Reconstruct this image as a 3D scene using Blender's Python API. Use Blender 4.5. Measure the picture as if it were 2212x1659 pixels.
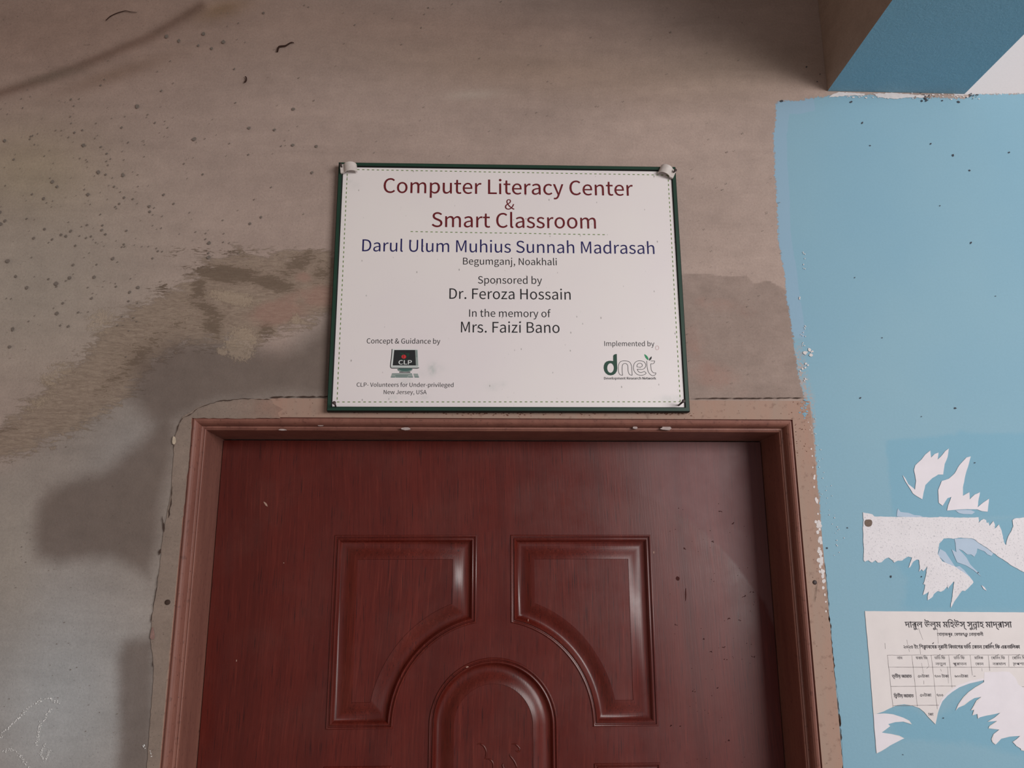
import bpy, math, random
import numpy as np
from math import radians, cos, sin, pi, tan, atan2, hypot
from mathutils import Vector, Matrix
from mathutils.geometry import tessellate_polygon

for o in list(bpy.data.objects):
    bpy.data.objects.remove(o)
SC = bpy.context.scene
COL = SC.collection
random.seed(7)
RNG = np.random.default_rng(11)

# ---------------------------------------------------------------- camera, world, light, exposure
CAM_LOC = (0.0, -1.332, 1.80)
YAW, PITCH, ROLL, FPX = radians(-2.3), radians(13.6), -0.0032, 1753.0
cam_d = bpy.data.cameras.new('camera')
cam = bpy.data.objects.new('camera', cam_d)
COL.objects.link(cam)
CAM_R = (Matrix.Rotation(YAW, 4, 'Z') @ Matrix.Rotation(pi / 2 + PITCH, 4, 'X') @ Matrix.Rotation(ROLL, 4, 'Z'))
cam.matrix_world = Matrix.Translation(CAM_LOC) @ CAM_R
cam_d.sensor_width = 36.0
cam_d.lens = 36.0 * FPX / 2212.0
cam_d.clip_start = 0.02
SC.camera = cam

world = bpy.data.worlds.new('overcast_sky')
SC.world = world
world.use_nodes = True
bg = world.node_tree.nodes['Background']
bg.inputs[0].default_value = (0.93, 0.95, 1.0, 1)
bg.inputs[1].default_value = 0.30

def area(name, loc, target, sx, sy, power, color):
    l = bpy.data.lights.new(name, 'AREA')
    l.shape = 'RECTANGLE'; l.size = sx; l.size_y = sy; l.energy = power; l.color = color
    o = bpy.data.objects.new(name, l); COL.objects.link(o)
    d = Vector(target) - Vector(loc)
    o.location = loc
    o.rotation_euler = d.to_track_quat('-Z', 'Y').to_euler()
    return o
area('daylight_opening', (2.3, -3.1, 2.3), (0.4, 0.0, 1.9), 1.9, 1.25, 98, (1.0, 0.97, 0.955))

SC.view_settings.view_transform = 'Standard'
SC.view_settings.look = 'None'
SC.view_settings.gamma = 1.0
SC.view_settings.use_curve_mapping = False
SC.view_settings.exposure = 0.0

# ---------------------------------------------------------------- helpers
def lin(c):
    c = c / 255.0
    return c / 12.92 if c <= 0.04045 else ((c + 0.055) / 1.055) ** 2.4
def rgb(r, g, b, k=1.0):
    return (lin(r) * k, lin(g) * k, lin(b) * k, 1.0)

R3 = np.array(CAM_R.to_3x3())
C3 = np.array(CAM_LOC)
def at(px, py, Y=0.0):
    """The point of the plane y = Y seen at a pixel of the photograph: (x, z)."""
    d = R3 @ np.array([(px - 1106) / FPX, -(py - 829.5) / FPX, -1.0])
    t = (Y - C3[1]) / d[1]
    p = C3 + t * d
    return float(p[0]), float(p[2])
def pix(x, z, Y=0.0):
    q = np.stack([x - C3[0], np.full_like(x, Y - C3[1]), z - C3[2]], -1) @ R3
    return 1106 + FPX * q[..., 0] / -q[..., 2], 829.5 - FPX * q[..., 1] / -q[..., 2]
def poly(pts, Y=0.0):
    return [at(a, b, Y) for a, b in pts]

class NT:
    """Small node-tree writer."""
    def __init__(s, name, rough=0.8, spec=0.3):
        s.m = bpy.data.materials.new(name); s.m.use_nodes = True
        s.t = s.m.node_tree; s.n = s.t.nodes; s.b = s.n['Principled BSDF']
        s.b.inputs['Roughness'].default_value = rough
        s.b.inputs['Specular IOR Level'].default_value = spec
        s.tc = None
    def link(s, a, b):
        if hasattr(a, 'links'): s.t.links.new(a, b)
        else: b.default_value = a
    def coord(s, scale=(1, 1, 1), rot=(0, 0, 0)):
        if s.tc is None: s.tc = s.n.new('ShaderNodeTexCoord').outputs['Object']
        m = s.n.new('ShaderNodeMapping'); s.t.links.new(s.tc, m.inputs[0])
        m.inputs['Scale'].default_value = scale; m.inputs['Rotation'].default_value = rot
        return m.outputs[0]
    def noise(s, scale, detail=3, rough=0.5, vec=None, dist=0.0):
        k = s.n.new('ShaderNodeTexNoise')
        s.t.links.new(vec if vec is not None else s.coord(), k.inputs['Vector'])
        k.inputs['Scale'].default_value = scale; k.inputs['Detail'].default_value = detail
        k.inputs['Roughness'].default_value = rough; k.inputs['Distortion'].default_value = dist
        return k.outputs['Fac']
    def wave(s, scale, dist, detail, dscale, vec):
        k = s.n.new('ShaderNodeTexWave'); s.t.links.new(vec, k.inputs['Vector'])
        k.bands_direction = 'X'
        k.inputs['Scale'].default_value = scale; k.inputs['Distortion'].default_value = dist
        k.inputs['Detail'].default_value = detail; k.inputs['Detail Scale'].default_value = dscale
        return k.outputs['Fac']
    def voro(s, scale, vec=None):
        k = s.n.new('ShaderNodeTexVoronoi'); s.t.links.new(vec if vec is not None else s.coord(), k.inputs['Vector'])
        k.inputs['Scale'].default_value = scale
        return k.outputs['Distance'], k.outputs['Color']
    def attr(s, name):
        k = s.n.new('ShaderNodeAttribute'); k.attribute_name = name
        return k
    def math(s, op, a, b=0.0, c=0.0):
        k = s.n.new('ShaderNodeMath'); k.operation = op
        s.link(a, k.inputs[0]); s.link(b, k.inputs[1]); s.link(c, k.inputs[2])
        return k.outputs[0]
    def step(s, v, lo, hi):
        k = s.n.new('ShaderNodeMapRange'); k.interpolation_type = 'SMOOTHSTEP'
        s.link(v, k.inputs[0]); k.inputs[1].default_value = lo; k.inputs[2].default_value = hi
        return k.outputs[0]
    def rng(s, v, a, b, c, d):
        k = s.n.new('ShaderNodeMapRange')
        s.link(v, k.inputs[0])
        for i, q in enumerate((a, b, c, d)): k.inputs[i + 1].default_value = q
        return k.outputs[0]
    def mix(s, f, a, b, mode='MIX'):
        k = s.n.new('ShaderNodeMix'); k.data_type = 'RGBA'; k.blend_type = mode
        s.link(f, k.inputs[0]); s.link(a, k.inputs[6]); s.link(b, k.inputs[7])
        return k.outputs[2]
    def mul(s, col, f):
        k = s.n.new('ShaderNodeVectorMath'); k.operation = 'SCALE'
        s.link(col if hasattr(col, 'links') else col[:3], k.inputs[0]); s.link(f, k.inputs['Scale'])
        return k.outputs[0]
    def bump(s, h, strength=0.3, dist=0.002, normal=None):
        k = s.n.new('ShaderNodeBump'); s.link(h, k.inputs['Height'])
        k.inputs['Strength'].default_value = strength; k.inputs['Distance'].default_value = dist
        if normal is not None: s.t.links.new(normal, k.inputs['Normal'])
        return k.outputs[0]
    def out(s, color=None, rough=None, normal=None):
        if color is not None: s.link(color, s.b.inputs['Base Color'])
        if rough is not None: s.link(rough, s.b.inputs['Roughness'])
        if normal is not None: s.t.links.new(normal, s.b.inputs['Normal'])
        return s.m

def link(name, me, mats, parent=None, smooth=False):
    for m in (mats if isinstance(mats, (list, tuple)) else [mats]): me.materials.append(m)
    o = bpy.data.objects.new(name, me); COL.objects.link(o)
    if parent is not None: o.parent = parent
    if smooth:
        for p in me.polygons: p.use_smooth = True
    return o
def mesh(name, verts, faces, mats, parent=None, smooth=False, mi=None):
    me = bpy.data.meshes.new(name); me.from_pydata([tuple(v) for v in verts], [], faces)
    if mi is not None: me.polygons.foreach_set('material_index', mi)
    me.update()
    return link(name, me, mats, parent, smooth)
def thing(name, loc, label, cat, group=None, ry=0.0):
    o = bpy.data.objects.new(name, None); COL.objects.link(o); o.empty_display_size = 0.02
    o.location = loc; o.rotation_euler = (0, ry, 0)
    o['label'] = label; o['category'] = cat
    if group: o['group'] = group
    return o
def tag(o, label, cat, group=None):
    o['label'] = label; o['category'] = cat
    if group: o['group'] = group
    return o
def struct(o, label=None):
    o['kind'] = 'structure'
    if label: o['label'] = label
    return o

class MB:
    """Collects shapes into one mesh."""
    def __init__(s): s.v = []; s.f = []; s.mi = []
    def add(s, vs, fs, mi=0):
        k = len(s.v); s.v += [tuple(v) for v in vs]; s.f += [tuple(i + k for i in f) for f in fs]; s.mi += [mi] * len(fs)
    def box(s, a, b, mi=0):
        (x0, y0, z0), (x1, y1, z1) = a, b
        s.add([(x0,y0,z0),(x1,y0,z0),(x1,y1,z0),(x0,y1,z0),(x0,y0,z1),(x1,y0,z1),(x1,y1,z1),(x0,y1,z1)],
              [(0,3,2,1),(4,5,6,7),(0,1,5,4),(1,2,6,5),(2,3,7,6),(3,0,4,7)], mi)
    def plate(s, loops, y0, y1, mi=0):
        """Flat shape given by contours [outer, hole, ...] in (x, z), front at y1, back at y0."""
        flat = [p for l in loops for p in l]
        tris = tessellate_polygon([[Vector((p[0], p[1], 0)) for p in l] for l in loops])
        n = len(flat)
        s.add([(p[0], y1, p[1]) for p in flat], [tuple(t) for t in tris], mi)
        if y0 != y1:
            vs, fs = [], []
            for l in loops:
                k = len(vs); m = len(l)
                vs += [(p[0], y1, p[1]) for p in l] + [(p[0], y0, p[1]) for p in l]
                fs += [(k + i, k + (i + 1) % m, k + m + (i + 1) % m, k + m + i) for i in range(m)]
            s.add(vs, fs, mi)
    def ribbon(s, pts, w, y, closed=False, mi=0, y0=None):
        """Flat line of width w (number or list) along pts in (x, z)."""
        n = len(pts); vs = []
        W = w if isinstance(w, (list, tuple)) else [w] * n
        for i in range(n):
            a = pts[i - 1] if (i or closed) else pts[i]; b = pts[(i + 1) % n] if (i < n - 1 or closed) else pts[i]
            d = Vector((b[0] - a[0], b[1] - a[1])); d = d.normalized() if d.length > 1e-9 else Vector((1, 0))
            nx, nz = -d.y * W[i] / 2, d.x * W[i] / 2
            vs += [(pts[i][0] + nx, y, pts[i][1] + nz), (pts[i][0] - nx, y, pts[i][1] - nz)]
        m = n if closed else n - 1
        s.add(vs, [(2 * i, 2 * i + 1, (2 * i + 3) % (2 * n), (2 * i + 2) % (2 * n)) for i in range(m)], mi)
    def tube(s, pts, r, seg=8, mi=0, cap=True):
        n = len(pts); P = [Vector(p) for p in pts]; R = r if isinstance(r, (list, tuple)) else [r] * n
        vs = []; ref = Vector((0.3, 0.1, 0.95))
        for i in range(n):
            d = (P[min(i + 1, n - 1)] - P[max(i - 1, 0)]).normalized()
            u = d.cross(ref); u = u.normalized() if u.length > 1e-6 else Vector((1, 0, 0)); w = d.cross(u)
            vs += [P[i] + R[i] * (cos(2 * pi * k / seg) * u + sin(2 * pi * k / seg) * w) for k in range(seg)]
        fs = [(i * seg + k, i * seg + (k + 1) % seg, (i + 1) * seg + (k + 1) % seg, (i + 1) * seg + k) for i in range(n - 1) for k in range(seg)]
        if cap: fs += [tuple(range(seg))[::-1], tuple((n - 1) * seg + k for k in range(seg))]
        s.add(vs, fs, mi)
    def build(s, name, mats, parent=None, smooth=False):
        return mesh(name, s.v, s.f, mats, parent, smooth, s.mi)

def smooth_poly(pts, it=1):
    for _ in range(it):
        q = []
        for i in range(len(pts)):
            a, b = pts[i], pts[(i + 1) % len(pts)]
            q += [(a[0] * .75 + b[0] * .25, a[1] * .75 + b[1] * .25), (a[0] * .25 + b[0] * .75, a[1] * .25 + b[1] * .75)]
        pts = q
    return pts
def rough_poly(pts, step, amp, closed=True, rnd=None):
    """Ragged copy of an outline: subdivided to step and jittered by amp (pixels)."""
    rnd = rnd or random
    q = []
    n = len(pts)
    for i in range(n if closed else n - 1):
        a, b = pts[i], pts[(i + 1) % n]
        L = hypot(b[0] - a[0], b[1] - a[1]); k = max(1, int(L / step))
        for j in range(k):
            t = j / k
            q.append((a[0] + (b[0] - a[0]) * t + (rnd.uniform(-amp, amp) if j else 0), a[1] + (b[1] - a[1]) * t + (rnd.uniform(-amp, amp) if j else 0)))
    if not closed: q.append(pts[-1])
    return q

# ---------------------------------------------------------------- lettering (outlines in 1/1000 of an em)
LAT = {' ': '79|',
'&': '238|91 -5 119 -1 143 9 165 25 185 12 205 2 224 -5 232 22 217 27 201 36 184 47 203 75 218 105 229 138 199 138 190 110 178 85 163 63 139 84 117 109 98 135 119 151 138 168 151 188 156 211 152 231 143 247 127 258 105 261 81 257 63 244 51 225 47 201 49 182 54 162 63 141 38 121 20 97 13 67 18 38 34 15 59 1/144 42 128 31 112 24 95 21 74 24 58 34 48 49 44 68 48 87 60 103 76 118 96 91 119 65/86 156 80 172 75 187 74 201 78 220 89 234 106 239 120 235 127 224 130 210 124 189 108 172',
',': '98|26 -67 54 -49 71 -24 77 7 74 27 65 40 50 44 38 41 30 34 26 22 30 10 38 2 50 -1 54 0 49 -20 37 -36 19 -48',
'-': '122|16 86 106 86 106 110 16 110',
'.': '98|49 -5 60 -1 69 7 72 20 69 32 60 41 49 44 37 41 29 32 26 20 29 7 37 -1',
'A': '213|1 0 34 0 59 78 153 78 177 0 211 0 124 257 88 257/67 104 79 144 105 230 106 230 132 144 145 104',
'B': '230|35 0 117 0 156 5 187 19 207 42 214 75 210 99 200 117 183 129 162 137 162 138 183 150 195 170 200 194 193 223 175 242 147 253 111 257 35 257/68 148 68 231 107 231 134 229 153 222 164 209 168 190 164 172 153 159 134 151 106 148/68 26 68 123 112 123 142 120 164 111 178 97 182 76 178 54 164 38 142 29 112 26',
'C': '224|132 -5 163 0 189 12 211 32 193 53 176 37 156 27 133 24 100 31 75 52 59 85 54 129 59 172 76 205 101 226 134 233 155 230 172 221 187 209 204 230 187 245 163 257 134 261 97 255 66 238 42 211 26 174 20 128 26 82 41 45 65 18 96 1',
'D': '241|35 0 101 0 143 6 176 22 200 49 215 85 220 129 215 174 200 209 176 235 142 251 99 257 35 257/68 27 68 230 97 230 136 224 165 204 181 172 187 129 181 86 165 54 136 34 97 27',
'F': '193|35 0 68 0 68 115 166 115 166 143 68 143 68 229 183 229 183 257 35 257',
'G': '241|136 -5 168 -1 195 10 215 25 215 133 131 133 131 106 186 106 186 39 173 31 157 26 139 24 103 31 76 52 59 85 54 129 60 172 77 205 104 226 139 233 162 230 180 221 194 209 212 230 194 245 170 256 138 261 100 255 67 238 42 211 26 174 20 128 26 82 42 45 66 18 98 1',
'H': '255|35 0 68 0 68 121 187 121 187 0 220 0 220 257 187 257 187 149 68 149 68 257 35 257',
'I': '103|35 0 68 0 68 257 35 257',
'J': '188|83 -5 115 2 137 19 150 44 154 75 154 257 121 257 121 78 119 54 111 37 98 27 80 24 63 27 48 36 35 53 12 36 30 14 54 0',
'L': '190|35 0 180 0 180 28 68 28 68 257 35 257',
'M': '285|35 0 64 0 64 142 60 218 62 218 82 159 131 26 153 26 201 159 222 218 223 218 219 142 219 0 249 0 249 257 210 257 161 119 143 66 142 66 123 119 74 257 35 257',
'N': '253|35 0 66 0 66 135 62 215 63 215 91 162 185 0 218 0 218 257 187 257 187 123 192 42 190 42 162 95 68 257 35 257',
'P': '222|35 0 68 0 68 102 110 102 148 107 178 121 198 146 204 181 198 217 178 240 148 253 109 257 35 257/68 129 68 230 104 230 134 228 155 220 168 205 172 181 168 158 156 141 135 132 106 129',
'R': '223|68 135 68 230 111 230 137 228 157 220 169 206 173 185 169 163 157 147 137 138 111 135/176 0 213 0 147 112 171 122 189 137 201 158 205 185 199 219 180 241 152 253 116 257 35 257 35 0 68 0 68 109 114 109',
'S': '209|106 -5 143 1 170 17 188 40 194 68 190 93 178 112 162 126 141 137 104 153 84 162 68 175 62 196 68 215 84 228 110 233 132 230 151 222 168 209 185 230 164 246 139 257 110 261 77 256 52 242 35 221 29 193 34 169 46 150 63 137 81 127 118 111 140 101 155 87 161 65 157 48 146 35 130 27 107 24 81 28 57 39 36 56 17 33 42 13 72 0',
'U': '253|126 -5 156 -1 181 11 201 31 214 63 218 106 218 257 187 257 187 105 183 66 170 41 150 28 126 24 103 28 84 41 71 66 67 105 67 257 34 257 34 106 39 63 52 31 71 11 97 -1',
'V': '202|82 0 120 0 201 257 168 257 127 118 102 33 101 33 76 118 34 257 0 257',
'a': '197|76 -5 99 -1 120 9 139 23 140 23 143 0 169 0 169 117 165 149 154 174 133 189 103 195 74 191 49 182 29 170 41 148 58 158 77 165 98 168 117 164 129 154 136 138 137 120 85 111 49 97 28 77 21 49 25 26 36 10 54 -1/85 21 68 24 56 34 51 51 56 68 70 82 97 92 137 99 137 46 120 32 103 24',
'b': '217|116 -5 147 2 173 22 192 55 199 98 194 138 179 169 155 188 123 195 102 191 82 182 63 168 64 202 64 279 32 279 32 0 58 0 61 20 62 20 79 7 98 -2/111 22 97 24 81 30 64 42 64 142 82 156 99 165 115 168 138 163 154 149 163 127 165 98 161 66 150 42 132 28',
'c': '179|107 -5 129 -2 150 7 169 19 155 41 142 31 127 25 110 22 86 27 67 42 55 65 51 95 56 125 68 148 87 163 111 168 125 166 137 160 149 152 165 173 150 184 132 192 110 195 75 188 46 169 26 137 18 95 25 53 44 22 72 2',
'd': '217|97 -5 119 -1 138 9 155 22 156 22 159 0 185 0 185 279 153 279 153 206 154 173 138 185 121 192 101 195 70 188 43 168 25 137 19 95 24 53 40 21 65 2/104 22 82 27 65 42 55 65 51 95 56 125 68 148 85 163 106 168 122 166 137 160 153 148 153 48 137 34 121 25',
'e': '194|109 -5 133 -2 154 5 172 15 160 36 146 28 130 23 113 21 88 26 68 39 55 60 50 88 178 88 179 106 174 143 160 171 136 189 103 195 72 188 44 168 25 137 18 95 25 53 45 22 74 2/49 110 56 135 68 154 85 166 104 169 124 166 139 154 148 136 151 110',
'f': '114|12 164 37 164 37 0 69 0 69 164 110 164 110 190 69 190 69 220 72 241 81 253 96 258 118 252 125 277 115 280 104 282 93 283 68 279 51 266 41 247 37 221 37 190 12 188',
'g': '198|96 -88 136 -82 166 -68 186 -47 193 -22 188 -1 176 13 155 21 126 23 89 23 69 26 59 33 56 44 57 53 62 61 68 67 77 63 86 61 96 60 123 65 145 78 160 99 166 126 164 142 158 155 150 166 189 166 189 190 123 190 96 195 69 190 46 177 31 155 25 127 29 106 38 89 50 76 50 75 40 66 32 54 29 39 31 26 37 15 46 8 46 6 31 -6 21 -21 18 -37 24 -58 40 -74 65 -84/96 82 76 87 61 103 56 127 61 151 76 166 96 172 117 166 131 151 137 127 131 103 116 87/101 -65 71 -61 52 -50 46 -32 48 -21 54 -10 65 0 90 -3 123 -3 144 -5 157 -13 161 -27 154 -46 133 -60',
'h': '213|32 0 64 0 64 138 82 154 98 164 116 167 133 164 144 155 150 139 152 116 152 0 184 0 184 120 181 152 170 176 152 190 126 195 102 191 81 179 63 163 64 202 64 279 32 279',
'i': '97|32 0 64 0 64 190 32 190/48 229 59 232 67 239 70 251 67 262 59 269 48 271 37 269 30 262 27 251 30 239 37 232',
'j': '97|12 -85 36 -80 53 -68 62 -48 64 -22 64 190 33 190 33 -22 31 -42 24 -55 9 -59 -9 -56 -15 -80/48 229 59 232 67 239 70 251 67 262 59 269 48 271 37 269 30 262 27 251 30 239 37 232',
'k': '193|32 0 64 0 64 50 99 92 155 0 190 0 118 113 181 190 146 190 65 90 64 90 64 279 32 279',
'l': '100|66 -5 84 -2 80 23 73 22 69 23 66 28 64 36 64 279 32 279 32 38 36 15 47 0',
'm': '324|32 0 64 0 64 138 81 154 97 164 112 167 128 164 139 155 145 139 147 116 147 0 179 0 179 138 196 154 212 164 227 167 243 164 254 155 260 139 263 116 263 0 294 0 294 120 291 152 280 176 262 190 237 195 215 190 194 178 174 159 164 178 146 191 121 195 100 191 80 179 62 162 58 190 32 190',
'n': '214|32 0 64 0 64 138 82 154 98 164 116 167 133 164 144 155 150 139 152 116 152 0 184 0 184 120 181 152 170 176 152 190 126 195 102 191 81 179 62 162 58 190 32 190',
'o': '212|106 -5 139 2 167 22 187 53 194 95 187 137 167 169 139 188 106 195 73 188 45 169 25 137 18 95 25 53 45 22 73 2/106 22 84 27 66 42 55 65 51 95 55 125 66 148 84 163 106 168 129 163 146 148 157 125 161 95 157 65 146 42 129 27',
'p': '217|32 -80 64 -80 64 -16 63 18 81 5 98 -2 116 -5 147 2 173 22 192 55 199 98 194 138 179 169 155 188 123 195 101 191 81 181 62 168 58 190 32 190/111 22 97 24 81 30 64 42 64 142 82 156 99 165 115 168 138 163 154 149 163 127 165 98 161 66 150 42 132 28',
'r': '136|32 0 64 0 64 122 79 148 95 162 112 166 131 163 137 191 116 195 96 190 78 176 62 155 58 190 32 190',
's': '164|82 -5 112 0 133 12 146 30 151 52 146 75 132 90 114 101 93 110 73 118 58 128 52 143 56 156 68 166 88 170 103 168 117 162 131 153 146 173 130 184 110 192 87 195 59 191 39 179 26 162 22 141 27 120 39 105 57 94 77 86 98 78 114 66 120 50 116 35 104 24 83 20 62 23 44 31 27 43 11 22 31 8 56 -1',
't': '132|92 -5 104 -4 116 -1 127 2 121 27 99 21 82 26 72 38 70 58 70 164 121 164 121 190 70 190 70 244 43 244 40 190 9 188 9 164 38 164 38 59 41 33 50 13 66 0',
'u': '213|88 -5 112 0 132 12 151 30 152 30 154 0 181 0 181 190 149 190 149 55 132 37 115 26 97 23 81 26 70 35 64 51 62 74 62 190 29 190 29 70 33 38 44 14 62 0',
'v': '183|73 0 111 0 178 190 146 190 110 82 93 26 91 26 74 82 38 190 5 190',
'w': '281|62 0 99 0 126 102 139 157 141 157 154 103 181 0 220 0 272 190 241 190 213 80 202 27 200 27 187 80 157 190 126 190 96 80 83 27 82 27 70 80 42 190 9 190',
'y': '183|35 -82 61 -77 80 -63 95 -42 106 -16 178 190 147 190 112 85 97 31 95 31 76 85 38 190 5 190 81 0 77 -15 67 -36 53 -50 34 -56 19 -53 13 -78',
'z': '167|12 0 156 0 156 26 53 26 153 173 153 190 23 190 23 164 112 164 12 17'}
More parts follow.
